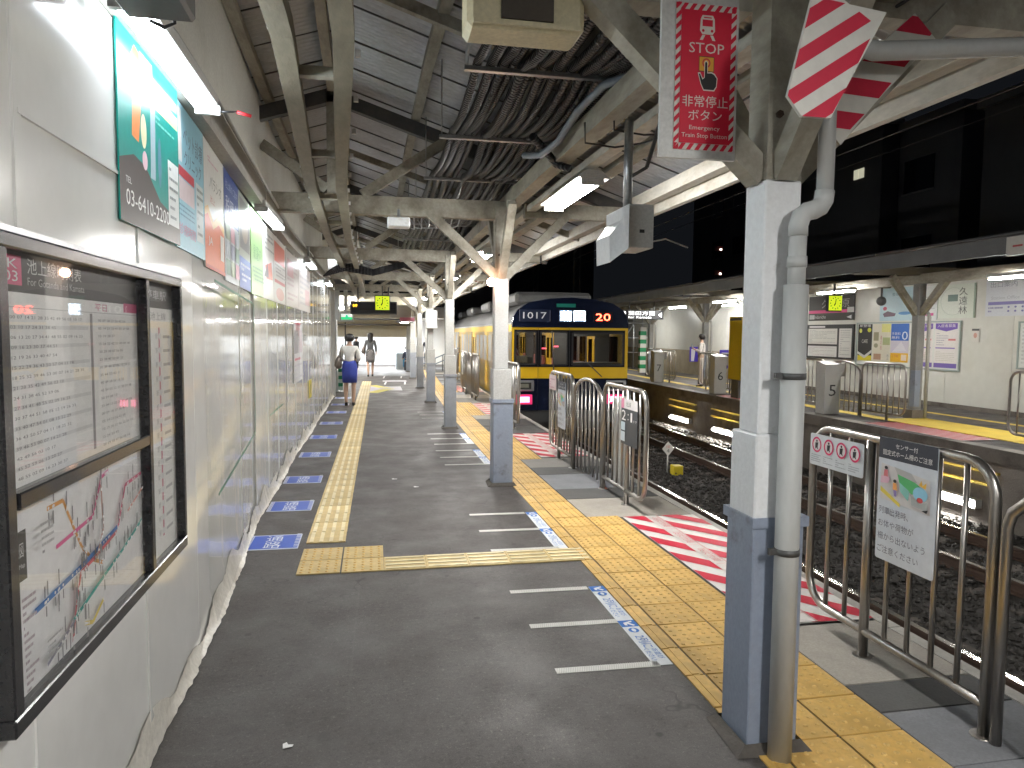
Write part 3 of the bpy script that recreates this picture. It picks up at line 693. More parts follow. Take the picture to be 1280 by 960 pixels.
# ------------------------------------------------------------------ canopy over the near platform
RZ = 4.22; SL = .325
RX = lambda y: -.42+xdrift(y)*.6
TY_ = [-2.07, 2.63, 7.70, 12.42, 17.1, 21.6, 26.2, 30.8]
def canopy():
    T = thing('platform_canopy', 'old timber and steel canopy with a corrugated metal roof over the near platform', 'canopy', (0, 8, 3))
    w = .684; n = 9*6
    def sheet(x0, z0, x1, z1):
        mb = MB(); vs = []
        for i in range(n+1):
            y = (w+.012)*i/n; a = .014*math.sin(2*math.pi*i/6)
            vs += [(x0, y, z0+a), (x1, y, z1+a)]
        mb.add(vs, [(2*i, 2*i+1, 2*i+3, 2*i+2) for i in range(n)], 0, True)
        mb.box(x0, x1, -.004, .004, 0, .001) if False else None
        return mb.mesh('roof_sheet', [ROOF])
    right = sheet(0, 0, 3.62, -3.62*SL); left = sheet(0, 0, -1.6, -1.6*SL)
    y = -3.; k = 0
    while y < 34:
        dx = RX(y); dz = .004*(k % 2)
        for me in (right, left):
            put('roof_sheet', me, T, (dx, y-T.location.y+8, RZ+.05-dz))
        y += w; k += 1
    # sheet laps (dark joint flashing)
    y = -3; 
    mb = MB()
    while y < 34:
        dx = RX(y)
        mb.beam((dx, y, RZ+.028), (dx+3.55, y, RZ+.028-3.55*SL), .012, .012); mb.beam((dx, y, RZ+.028), (dx-.9, y, RZ+.028-.9*SL), .012, .012); y += w
    mb.build('sheet_lap', DGREY, T)
    seg = [(-4, 0), (0, 3), (3, 6), (6, 9), (9, 20), (20, 34)]
    def run(name, xo, z, w_, h, m, drift=1., yb=None):
        for a, b in seg:
            if yb and b > yb: b = yb
            if a >= b: continue
            mb = MB(); mb.beam((xo+xdrift(a)*drift, a, z), (xo+xdrift(b)*drift, b, z), w_, h); mb.build(name, m, T)
    for xo in (-1.03, .43, 1.25, 2.1): run('purlin', xo, RZ-.06-abs(xo+.42)*SL, .085, .07, TIMBER, .6)
    run('ridge_beam', -.42, RZ-.09, .08, .12, TIMBER, .6)
    # hung twin rails under the ridge with cross ties
    RL = mat('hung_rail_dim_paint', (.19, .17, .12), .6, dirt=.7, dcol=(.10, .08, .05), dscale=6, bmp=.3, bscale=30, stretch=(1, .35, 1)); run('hung_rail', -.535, 2.83, .085, .08, RL, .95); run('hung_rail', -.30, 2.83, .085, .08, RL, .95)  # beige paint darkened in colour for the poor light on the rails
    y = .4
    while y < 30:
        mb = MB(); dd = xdrift(y)*.95; mb.beam((-.50+dd, y, 2.835), (-.34+dd, y, 2.835), .05, .045); mb.build('cross_tie', TIMBER, T); y += 1.55 if y < 8 else 2.2
    # long beams on the pillar line, raceway and eaves
    run('plate_beam', 1.45, 3.06, .13, .14, TIMBER, .2)
    run('wiring_raceway', 1.66, 2.985, .10, .06, TIMBER_W, .3); run('wiring_raceway', 1.88, 2.975, .12, .05, TIMBER, .3)
    run('eaves_beam', 2.92, 2.99, .06, .15, TIMBER_W, .3); run('eaves_beam', 2.79, 3.06, .11, .12, TIMBER_W, .3)
    for y in TY_:
        d = xdrift(y)*.6; rx = RX(y)
        mb = MB(); mb.beam((-1.22+d, y, 2.955), (1.40, y, 2.955), .12, .19); mb.build('tie_beam', TIMBER, T)
        mb = MB(); mb.beam((1.60, y, 2.97), (2.86, y, 2.97), .10, .15); mb.build('tie_beam', TIMBER, T)
        mb = MB(); mb.beam((rx, y, RZ-.18), (-1.18+d, y, RZ-.18-(.76)*SL*1.0), .09, .13); mb.build('rafter', DARKSTEEL, T)
        mb = MB(); mb.beam((rx, y, RZ-.182), (3.0, y, RZ-.182-(3.0-rx)*SL), .09, .13); mb.build('rafter', DARKSTEEL, T)
        mb = MB(); mb.beam((rx-.001, y, 3.05), (rx-.001, y, RZ-.12), .095, .09); mb.build('king_post', TIMBER, T)
        mb = MB(); mb.beam((rx-.05, y-.003, 3.10), (-1.10+d, y-.003, 3.52), .085, .10); mb.build('strut', TIMBER, T)
        mb = MB(); mb.beam((rx+.30, y-.003, 3.06), (rx+1.18, y-.003, 3.66), .085, .10); mb.build('strut', TIMBER, T)
    # intermediate rafters
    for a, b in zip(TY_, TY_[1:]):
        y = (a+b)/2; rx = RX(y); mb = MB(); mb.beam((rx, y, RZ-.13), (-1.15+xdrift(y)*.6, y, RZ-.13-.75*SL), .06, .08); mb.build('rafter', TIMBER, T)
        mb = MB(); mb.beam((rx, y, RZ-.131), (3.0, y, RZ-.131-(3.0-rx)*SL), .06, .08); mb.build('rafter', TIMBER, T)
    return T
CAN = canopy()

def pillars():
    def proto(x, y, label, w=.2, PILW=PILW, PILB=PILB):
        T = thing('platform_pillar', label, 'pillar', (x, y, 0), 'white and blue canopy pillars')
        h = w/2
        u0, v0 = x-h+.0, y-h+.0; k0 = .15
        mb = MB(); mb.box(u0, u0+k0, v0, v0+k0, 1.27, 2.24, b=.006); mb.build('white_casing', PILW, T)
        mb = MB(); mb.box(u0-.012, u0+.185, v0-.012, v0+.185, .93, 1.27, b=.006); mb.build('lower_casing', PILW, T)
        mb = MB(); mb.box(x-h-.008, x+h+.008, y-h-.008, y+h+.008, 0, .93, b=.006); mb.build('blue_casing', PILB, T)
        mb = MB(); mb.box(x-h-.02, x+h+.02, y-h-.02, y+h+.02, .905, .945); mb.build('casing_lip', PILB, T)
        mb = MB(); mb.box(u0+.003, u0+k0-.003, v0+.003, v0+k0-.003, 2.24, 2.985); x = u0+k0/2; y = v0+k0/2; h = k0/2; mb.build('timber_post', TIMBER, T)
        x, y, h = T.location.x, T.location.y, w/2
        mb = MB(); mb.add([(x-h-.07, y-h-.05, .004), (x+h+.05, y-h-.07, .004), (x+h+.06, y+h+.05, .004), (x-h-.05, y+h+.06, .004), (x-h-.02, y-h-.02, .04), (x+h+.02, y-h-.02, .04), (x+h+.02, y+h+.02, .04), (x-h-.02, y+h+.02, .04)],
                          [(0, 1, 5, 4), (1, 2, 6, 5), (2, 3, 7, 6), (3, 0, 4, 7)]); mb.build('mortar_foot', mat('dark_mortar', (.085, .075, .065), .9, dirt=.6, dcol=(.03, .027, .024), bmp=.5, bscale=40), T)
        x = u0+k0/2; y = v0+k0/2; h = k0/2
        mb = MB(); mb.beam((x-h+.01, y, 2.27), (x-.76, y, 2.90), .09, .095, e=.01); mb.build('brace', TIMBER, T)
        mb = MB(); mb.beam((x+h-.01, y, 2.27), (x+.72, y, 2.93), .085, .09, e=.01); mb.build('brace', TIMBER, T)
        mb = MB(); mb.beam((x, y+h-.01, 2.27), (x, y+.62, 2.93), .085, .085, up=(1, 0, 0), e=.01); mb.build('brace', TIMBER, T)
        mb = MB(); mb.beam((x, y-h+.01, 2.27), (x, y-.62, 2.93), .085, .085, up=(1, 0, 0), e=.01); mb.build('brace', TIMBER, T)
        for q in (-1, 1):
            mb = MB(); mb.tube([(x-.03*q, y-h-.012, 2.42+.06*q), (x-.03*q, y-h+.005, 2.42+.06*q)], .014, 6); mb.build('bolt_head', RUST, T)
        return T
    a = proto(1.555, 2.63, 'nearest pillar, white above and blue grey below, beside the rain pipe')
    lab = ['second pillar, standing in the middle of the view before the train', 'third pillar from the camera, by the row of queue lines', 'fourth pillar, with a white box near its top', 'fifth pillar from the camera', 'sixth pillar, thin in the distance', 'seventh pillar, far away', 'eighth pillar, farthest']
    G1 = mat('pillar_white_dimmed', (.50, .50, .49), .5, dirt=.4, dcol=(.36, .34, .30)); G2 = mat('pillar_grey_paint', (.40, .40, .38), .5, dirt=.5, dcol=(.25, .24, .21)); G3 = mat('pillar_grey_foot', (.27, .29, .32), .5, dirt=.4)  # second pillar: white paint darkened in colour in place of weaker lamplight
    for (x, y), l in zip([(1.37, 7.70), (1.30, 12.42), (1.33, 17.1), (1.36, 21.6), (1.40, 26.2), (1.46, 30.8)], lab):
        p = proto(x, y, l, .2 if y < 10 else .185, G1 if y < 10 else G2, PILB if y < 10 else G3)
    dup(a, (1.53, -2.07, 0), 'pillar behind the camera with a blue grey foot')
pillars()
mb = MB(); mb.box(1.20, 1.46, 16.88, 16.99, 1.75, 2.18, b=.01); mb.build('junction_box', LGREY, label='white junction box on the fourth pillar', cat='box')

def drain_pipe():
    T = thing('rain_pipe', 'grey rain pipe with an elbow running down the nearest pillar', 'pipe', (1.60, 2.42, 0))
    x, y = 1.545, 2.455
    x = 1.548
    mb = MB(); mb.tube([(x, y, 0.006), (x, y, 1.84)], .045, 20); mb.build('lower_pipe', PIPE, T)
    mb = MB(); mb.tube([(x, y, 1.80), (x, y, 2.03)], .032, 18); mb.tube([(x, y, 1.905), (x, y, 1.945)], .036, 18); mb.build('middle_pipe', PIPE, T)
    pts = [(x, y, 2.02), (x, y, 2.06), (x+.012, y, 2.095), (x+.035, y, 2.112), (x+.06, y, 2.118), (x+.085, y, 2.13), (x+.10, y, 2.155), (x+.104, y, 2.19)]
    mb = MB(); mb.tube(pts, .035, 18); mb.build('elbow', PIPE, T)
    mb = MB(); mb.tube([(x+.104, y, 2.17), (x+.104, y, 2.62), (x+.16, y+.05, 2.80), (x+.3, y+.06, 2.86)], .031, 16); mb.build('upper_pipe', PIPE, T)
    for z in (.83, 1.50):
        mb = MB(); mb.tube([(x, y, z-.012), (x, y, z+.012)], .048, 18); mb.box(x-.075, x-.04, y-.008, y+.008, z-.012, z+.012); mb.build('pipe_clamp', DGREY, T)
    # slanted branch to the gutter
    mb = MB(); mb.tube([(1.62, 2.36, 2.70), (1.75, 2.34, 2.66), (2.9, 2.28, 2.76)], .034, 14); mb.build('branch_pipe', PIPE, T)
drain_pipe()

# signs near the first pillar
def estop():
    T = thing('emergency_stop_sign', 'tall red STOP sign for the train emergency button hanging by the nearest pillar', 'sign', (1.1106, 2.36, 2.2536))
    mb = MB(); mb.box(0.9537, 1.2313, 2.352, 2.368, 2.2536, 2.833); mb.build('backing_plate', LGREY, T)
    W_, H_ = 0.218904, 0.482877; RD = (.52, .010, .035); LW = (.62, .60, .54)
    it = []
    it += stripes(0, .955, 1, 1., .14, RD, .07/.045, .5)+stripes(0, 0, 1, .045, .14, RD, .07/.045, .5)
    y = -.1
    while y < 1.05:
        for x0, x1 in ((0, .085), (.915, 1)):
            q = clip([(x0, y), (x1, y+.04), (x1, y+.075), (x0, y+.035)], 0, .0, 1, 1)
            if len(q) > 2: it.append(('p', q, RD))
        y += .07
    it += [('r', .085, .045, .915, .955, RD),
           ('p', [(.40, .90), (.43, .925), (.60, .925), (.63, .90), (.64, .82), (.60, .795), (.43, .795), (.39, .82)], LW), ('r', .43, .85, .60, .895, RD), ('r', .45, .905, .58, .913, RD), ('c', .445, .82, .022, .010, RD), ('c', .59, .82, .022, .010, RD),
           ('p', [(.43, .79), (.48, .79), (.44, .755), (.39, .755)], LW), ('p', [(.56, .79), (.61, .79), (.65, .755), (.60, .755)], LW),
           ('t', 'STOP', .22, .665, .80, .735, LW),
           ('r', .385, .54, .64, .645, (.05, .03, .02)), ('r', .395, .545, .63, .64, (.62, .30, .03)), ('c', .51, .60, .07, .033, (.5, .05, .04)), ('c', .51, .60, .045, .021, (.65, .35, .04)),
           ('p', [(.478, .50), (.478, .605), (.505, .617), (.532, .605), (.536, .535), (.60, .54), (.655, .53), (.70, .50), (.69, .44), (.65, .41), (.47, .41), (.42, .455), (.37, .53), (.41, .535), (.455, .495)], LW),
           ('p', [(.488, .50), (.488, .602), (.505, .610), (.524, .602), (.528, .530), (.60, .532), (.645, .522), (.688, .498), (.68, .445), (.64, .418), (.475, .418), (.43, .457), (.388, .523), (.408, .525), (.45, .485)], (.012, .012, .012)),
           ('t', '非常停止', .125, .295, .885, .375, LW), ('t', 'ボタン', .23, .205, .79, .275, LW), ('t', 'Emergency', .25, .130, .76, .168, LW), ('t', 'Train Stop Button', .125, .075, .885, .115, LW)]
    art('sign_face', W_, H_, it, face_cam(1.002, 2.349, 2.2818), base=LW, parent=T, t=.003, rough=.55)
    mb = MB(); mb.beam((1.0945, 2.36, 2.833), (1.0945, 2.36, 2.99), .02, .02); mb.build('hanger', DGREY, T)
estop()
def striped_boards():
    RD = (.48, .02, .05); LW = (.62, .61, .56)
    def board(pts, y0_, y, label, ang, pitch, ph, tilt):
        q_ = y/y0_; pts = [(a*q_, 1.65+(b-1.65)*q_) for a, b in pts]; pitch *= q_; ph *= q_
        x0 = min(p[0] for p in pts); x1 = max(p[0] for p in pts); z0 = min(p[1] for p in pts); z1 = max(p[1] for p in pts); W_ = x1-x0; H_ = z1-z0
        poly = [((a-x0), (b-z0)) for a, b in pts]
        mb = MB(); mb.prism(poly, Matrix.Identity(4), .012, 0)
        def inside(band):   # clip a convex band against the convex board outline
            out = band
            n = len(poly); ar = sum(poly[i-1][0]*poly[i][1]-poly[i][0]*poly[i-1][1] for i in range(n)); sg = 1 if ar > 0 else -1
            for i in range(n):
                a, b = poly[i-1], poly[i]; f = lambda p: sg*((b[0]-a[0])*(p[1]-a[1])-(b[1]-a[1])*(p[0]-a[0])); res = []
                for j in range(len(out)):
                    p, q = out[j-1], out[j]; fp, fq = f(p), f(q)
                    if (fp >= 0) != (fq >= 0): t = fp/(fp-fq); res.append((p[0]+(q[0]-p[0])*t, p[1]+(q[1]-p[1])*t))
                    if fq >= 0: res.append(q)
                out = res
                if not out: return []
            return out
        dx, dz = math.cos(ang), math.sin(ang); s = ph-2
        while s < 2:
            c = [(-dx*2-dz*s, -dz*2+dx*s), (dx*2-dz*s, dz*2+dx*s), (dx*2-dz*(s+pitch/2), dz*2+dx*(s+pitch/2)), (-dx*2-dz*(s+pitch/2), -dz*2+dx*(s+pitch/2))]
            q = inside(c)
            if len(q) > 2: mb.add([(a, b, .0012) for a, b in q], [tuple(range(len(q)))], 1)
            s += pitch
        o = mb.build('striped_board', [flat(LW, 0, .6), flat(RD, 0, .6)], label=label, cat='warning board', group='red and white warning boards')
        o.matrix_basis = frame_mat((x0, y, z0), (math.cos(tilt), math.sin(tilt), 0), (0, 0, 1))
    board([(1.555, 2.46), (1.675, 2.46), (1.72, 2.55), (1.89, 2.86), (1.735, 2.875), (1.64, 2.93), (1.58, 2.88), (1.495, 2.53)], 2.47, 1.96, 'red and white striped warning board in front, beside the nearest pillar', R(33), .105, .02, 0)
    board([(1.87, 2.62), (2.02, 2.49), (2.18, 2.68), (2.47, 2.98), (2.36, 3.08), (2.1, 2.85)], 2.90, 2.46, 'second red and white striped warning board, behind the first', R(-3), .15, .035, 0)
    mb = MB(); mb.beam((1.34, 1.98, 2.6), (1.34, 1.98, 3.0), .02, .02)
    mb.build('board_hanger', DGREY, label='dark steel hangers carrying the striped boards', cat='bracket')
striped_boards()

def overhead_boxes():
    T = thing('beige_speaker', 'beige speaker box with a brown grille hanging at the top of the view', 'speaker', (.55, 2.6, 2.72))
    mb = MB(); mb.box(.33, .76, 2.60, 2.78, 2.735, 2.98, b=.02); mb.build('housing', BEIGE, T)
    mb = MB(); mb.box(.45, .64, 2.590, 2.603, 2.765, 2.95); mb.build('grille', mat('brown_grille', (.05, .04, .03), .7), T)
    mb = MB(); mb.box(.35, .74, 2.588, 2.602, 2.742, 2.757); mb.build('rim', BEIGE, T)
    mb = MB(); mb.beam((.42, 2.7, 2.98), (.42, 2.7, 3.3), .02, .02); mb.build('hanger', ALU, T)
    T = thing('pole_camera_box', 'white control box hanging from a steel pole beside the tube lamp', 'control box', (1.55, 4.2, 2.1))
    mb = MB(); mb.tube([(1.545, 4.30, 2.40), (1.545, 4.30, 2.96)], .028, 12); mb.build('pole', ALU, T)
    mb = MB(); mb.box(1.50, 1.66, 4.15, 4.45, 2.17, 2.43, b=.006); mb.build('box_body', LGREY, T)
    mb = MB(); mb.add([(1.485, 4.10, 2.42), (1.485, 4.10, 2.16), (1.39, 4.16, 2.08), (1.385, 4.16, 2.24), (1.45, 4.13, 2.33), (1.45, 4.12, 2.40),
                       (1.485, 4.42, 2.42), (1.485, 4.42, 2.16), (1.39, 4.42, 2.08), (1.385, 4.42, 2.24), (1.45, 4.42, 2.33), (1.45, 4.42, 2.40)],
                      [(0, 5, 4, 3, 2, 1), (6, 7, 8, 9, 10, 11), (0, 6, 11, 5), (5, 11, 10, 4), (4, 10, 9, 3), (3, 9, 8, 2), (2, 8, 7, 1), (1, 7, 6, 0)]); mb.build('camera_cover', PILW, T)
    mb = MB(); mb.box(1.57, 1.60, 4.146, 4.152, 2.26, 2.28); mb.build('name_plate', BLACKP, T)
    mb = MB(); mb.tube([(1.66, 4.3, 2.22), (1.80, 4.3, 2.25), (1.95, 4.3, 2.20)], .005, 5); mb.build('loose_cable', LGREY, T)
    mb = MB(); mb.beam((1.56, 4.29, 2.62), (1.66, 4.29, 2.68), .02, .02); mb.beam((1.66, 4.29, 2.68), (1.74, 4.29, 2.95), .02, .02); mb.build('side_bracket', DGREY, T)
    mb = MB(); mb.box(.14, .36, 7.22, 7.42, 2.69, 2.78, b=.01); o = mb.build('small_white_box', PILW, label='small white box hung under the second tie beam', cat='box')
    mb = MB(); mb.beam((.25, 7.32, 2.78), (.25, 7.32, 2.87), .03, .03); mb.build('hanger', ALU, o)
    # lamp bulb at the second pillar
    T = thing('warm_bulb', 'small glowing warm bulb at the head of the second pillar', 'lamp', (1.25, 7.6, 2.2))
    bm = bmesh.new(); bmesh.ops.create_uvsphere(bm, u_segments=12, v_segments=8, radius=.045); mb = MB(); mb.bm(bm, 0, True, Matrix.Translation((1.22, 7.55, 2.19))); mb.build('bulb', glow('warm_bulb', (1., .55, .35), 40), T)
    mb = MB(); mb.tube([(1.28, 7.62, 2.22), (1.22, 7.56, 2.215)], .012, 8); mb.build('bulb_holder', DGREY, T)
overhead_boxes()

def canopy_lamps():
    labs = ['lit twin tube lamp over the control box, nearest under the canopy', 'lit twin tube lamp beyond the second pillar', 'lit twin tube lamp beyond the third pillar', 'lit twin tube lamp far along the canopy', 'lit twin tube lamp near the distant stairs', 'lit twin tube lamp just behind the camera under the canopy', 'lit twin tube lamp far behind the camera under the canopy', 'lit twin tube lamp farthest along the canopy']
    proto = None
    for i, y in enumerate([5.45, 10.6, 15.2, 19.8, 24.4, -1.0, -5.6, 29]):
        x0 = 1.68
        if proto is None:
            T = thing('tube_lamp', labs[i], 'lamp', (0, 0, 0), 'twin tube lamps under the canopy')
            mb = MB(); mb.add([(-.06, 0, .08), (.06, 0, .08), (.13, 0, .02), (-.13, 0, .02), (-.06, 1.3, .08), (.06, 1.3, .08), (.13, 1.3, .02), (-.13, 1.3, .02)], [(0, 1, 2, 3), (4, 7, 6, 5), (0, 4, 5, 1), (1, 5, 6, 2), (2, 6, 7, 3), (3, 7, 4, 0)]); mb.build('reflector', LGREY, T)
            me = MB().tube([(0, .05, 0), (0, 1.25, 0)], .018, 8).mesh('tube', [TUBE])
            put('tube', me, T, (-.06, 0, -.005)); put('tube', me, T, (.06, 0, -.005))
            [MB().box(-.09, .09, q, q+.03, -.03, .02).build('lamp_holder', LGREY, T) for q in (.02, 1.25)]
            [MB().box(-.01, .01, q, q+.02, .08, .15).build('stem', DGREY, T) for q in (.3, .95)]
            area(0, .65, -.03, .2, 1.2, 40, WARMW, (0, 0, 0), T)
            T.location = (x0, y, 2.84); proto = T
        else: dup(proto, (x0+bend(y)*.3, y, 2.84), labs[i])
canopy_lamps()

def cable_bundle():
    rng = random.Random(21)
    T = thing('cable_bundle', 'broad bundle of black corrugated conduits hung under the roof', 'cables', (1, 6, 3.2))
    hang = [-1.5, .6, 2.9, 4.45, 6.0, 7.62, 9.2, 10.8, 12.6, 14.5]
    for i in range(15):
        t = i/14; r = rng.choice([.022, .028, .032, .036]); pts = []
        dz = rng.uniform(-.02, .02); sag = rng.uniform(.04, .10)
        y = -1.5
        while y < 14.5:
            for a, b in zip(hang, hang[1:]):
                if a <= y <= b: u_ = (y-a)/(b-a)
            x = .64+.075*i*(1 - .1*t)-.008*(y-4)+.016*math.sin(y*1.3+i)+(.05*math.sin(y*.9+i*.3))*t
            pts.append((x, y, 3.30+dz-sag*4*u_*(1-u_))); y += .22
        mb = MB(); mb.tube(pts, r, 8); mb.build('conduit', CONDUIT, T)
    for y in hang[1:]:
        mb = MB(); x = .60-.008*(y-4); mb.box(x-.05, x+1.02, y-.02, y+.02, 3.235, 3.262); mb.build('hanger_bar', ALU, T)
        for xx in (x-.03, x+1.0):
            mb = MB(); mb.tube([(xx, y, 3.25), (xx, y, RZ-.05-abs(xx+.4)*SL)], .006, 6); mb.build('hanger_rod', ALU, T)
    for k in range(3):
        mb = MB(); mb.tube([(.62-.02*k, 3.6, 3.38), (.58-.02*k, 4.0, 3.36), (.55, 4.3+.04*k, 3.30), (.57, 4.5, 3.27)], .009, 6); mb.build('thin_cable', mat('pale_cable', (.4, .45, .5), .35), T)
    mb = MB(); mb.tube([(1.55, 3.9, 3.14), (1.38, 4.3, 3.16), (1.33, 4.7, 3.12), (1.33, 5.2, 3.05), (1.27, 5.5, 3.02), (1.18, 5.7, 3.06)], .026, 10); mb.build('grey_elbow_conduit', mat('blue_grey_conduit', (.16, .19, .23), .4), T)
    mb = MB(); mb.tube([(1.16, 5.3, 3.10), (1.30, 5.5, 3.06), (1.42, 5.6, 2.98), (1.5, 5.5, 2.93)], .03, 10); mb.build('elbow_conduit', CONDUIT, T)
    # white loops of cable farther on
    T2 = thing('cable_loops', 'white and black cable loops sagging under the far tie beams', 'cables', (.5, 10, 3))
    for k in range(7):
        x = .45+.09*k; mb = MB(); mb.tube([(x, 8.2, 3.15), (x+.02, 8.6, 3.0), (x+.05, 9.1, 2.93+.01*k), (x, 9.6, 3.02), (x-.03, 10.0, 3.18)], .008, 6); mb.build('cable', mat('pale_cable', (.4, .45, .5), .35), T2)
    for k in range(6):
        mb = MB(); mb.tube([(-.85+.02*k, 13.0, 2.62+.02*k), (-.5, 13.3, 2.75+.03*k), (0., 13.6, 2.70+.02*k), (.5, 13.7, 2.85+.02*k), (.9, 13.8, 3.0)], .014, 6); mb.build('cable', CONDUIT, T2)
cable_bundle()
mb = MB()
for k, pts in enumerate(([(1.38, 4.7, 3.05), (1.40, 4.75, 2.93), (1.62, 4.78, 2.92), (1.80, 4.70, 2.94), (2.0, 4.0, 2.94), (2.02, 2.2, 2.94)], [(1.48, 4.4, 3.05), (1.50, 4.45, 2.94), (1.72, 4.50, 2.935), (1.9, 4.45, 2.94)])):
    mb.tube(pts, .007, 6)
mb.build('drooping_wire', BLACKP, label='black wires looping under the wiring raceway', cat='cable')

T = thing('rail_cable', 'thin black cable clipped along the hung rail under the ridge', 'cable', (-.5, 5, 2.9))
for a, b in ((.2, 3), (3, 6), (6, 9), (9, 20)):
    MB().tube([(-.585+xdrift(a)*.95, a, 2.862), (-.585+xdrift(b)*.95, b, 2.862)], .008, 6).build('cable', BLACKP, T)
CL = MB().box(-.012, .012, -.010, .010, -.012, .018).mesh('clip', [PILW])
y_ = .6
while y_ < 14:
    put('clip', CL, T, (-.585+xdrift(y_)*.95, y_, 2.862)); put('clip', CL, T, (-.248+xdrift(y_)*.95, y_+.2, 2.85)); y_ += .62
art('fascia_sign', .9, .27, [('r', .12, .44, .30, .54, (.5, .1, .1))], face_left(9.0, 9.0, 2.83), base=(.62, .61, .56), t=.04, label='pale sign on the opposite fascia at the right edge', cat='sign')
# ------------------------------------------------------------------ stainless barriers
def arc(cx, cz, r, a0, a1, n=7): return [(cx+r*math.cos(R(a0+(a1-a0)*i/(n-1))), cz+r*math.sin(R(a0+(a1-a0)*i/(n-1)))) for i in range(n)]
BARM = {}
def bar_obj(T, y, z0, z1, r=.0125):
    k = round(z1-z0, 3)
    if k not in BARM: BARM[k] = MB().tube([(0, 0, 0), (0, 0, z1-z0)], r, 8).mesh('bar', [STEEL])
    put('bar', BARM[k], T, (0, y, z0))
def barrier(ya, sections, x, label, flip=False, group='stainless platform barriers', H=1.14):
    """sections run along +y from ya; 'E' end panel (outer side at low y), 'F' end panel (outer side at high y), 'A' arched panel"""
    T = thing('platform_barrier', label, 'barrier', (0, 0, 0), group)
    y = 0
    for kind, L in sections:
        if kind in 'EF':
            s = 1 if kind == 'E' else -1; o = y if s == 1 else y+L; f = lambda p: (0, o+s*p[0], p[1])
            r = .16; zb = .14
            path = [(L-.03, zb), (r+.02, zb)]+arc(r+.02, zb+r, r, -90, -180)[1:]+arc(r+.02, H-r, r, 180, 90)+arc(L-.03-.15, H-.15, .15, 90, 0)+[(L-.03, .0)]
            mb = MB(); mb.tube([f(p) for p in path], .022, 10); mb.build('frame_tube', STEEL, T)
            ps = .50 if L > 1.1 else .42
            mb = MB(); mb.tube([f((ps, 0)), f((ps, H-.01))], .024, 10); mb.build('post', STEEL, T)
            n = 2; [bar_obj(T, o+s*(.02+(ps-.02)*(k+1)/(n+1)), zb, H-.01) for k in range(n)]
            n = 4 if L > 1.1 else 3; [bar_obj(T, o+s*(ps+(L-.03-ps)*(k+1)/(n+1)), zb, H-.01) for k in range(n)]
            [MB().tube([(0, yy, .0), (0, yy, .012)], .05, 12).build('foot_flange', STEEL, T) for yy in (o+s*ps, o+s*(L-.03))]
        else:
            a, b = y+.03, y+L-.03; h0 = H-.24; Rr = (b-a)/2
            path = [(a, 0), (a, h0)]+[(a+Rr-Rr*math.cos(R(t)), h0+(.24)*math.sin(R(t))) for t in (15, 35, 55, 75, 90, 105, 125, 145, 165)]+[(b, h0), (b, 0)]
            mb = MB(); mb.tube([(0, p, q) for p, q in path], .022, 10); mb.build('frame_tube', STEEL, T)
            for k in range(6):
                yy = a+(b-a)*(k+1)/7; c = (yy-a-Rr)/Rr; top = h0+.24*math.sqrt(max(0, 1-c*c))
                bar_obj(T, yy, .06, round(top-.005, 2))
        y += L
    T.location = (x, ya, .0)
    return T
barrier(-.05, [('E', 1.25), ('A', 1.22), ('F', 1.28)], 2.47, 'nearest stainless barrier with round cornered panels and sensor notices')
barrier(6.05, [('E', 1.25), ('A', 1.15), ('F', 1.20)], 2.40, 'three-panel stainless barrier in front of the train face')
barrier(11.75, [('E', 1.3), ('F', 1.3)], 2.36+bend(13), 'two-panel stainless barrier behind the second pillar')
barrier(17.0, [('E', 1.2), ('A', 1.1), ('F', 1.2)], 2.34+bend(18), 'stainless barrier beside the side of the train')
barrier(23., [('E', 1.2), ('A', 1.1), ('F', 1.2)], 2.34+bend(24), 'farthest stainless barrier by the train')

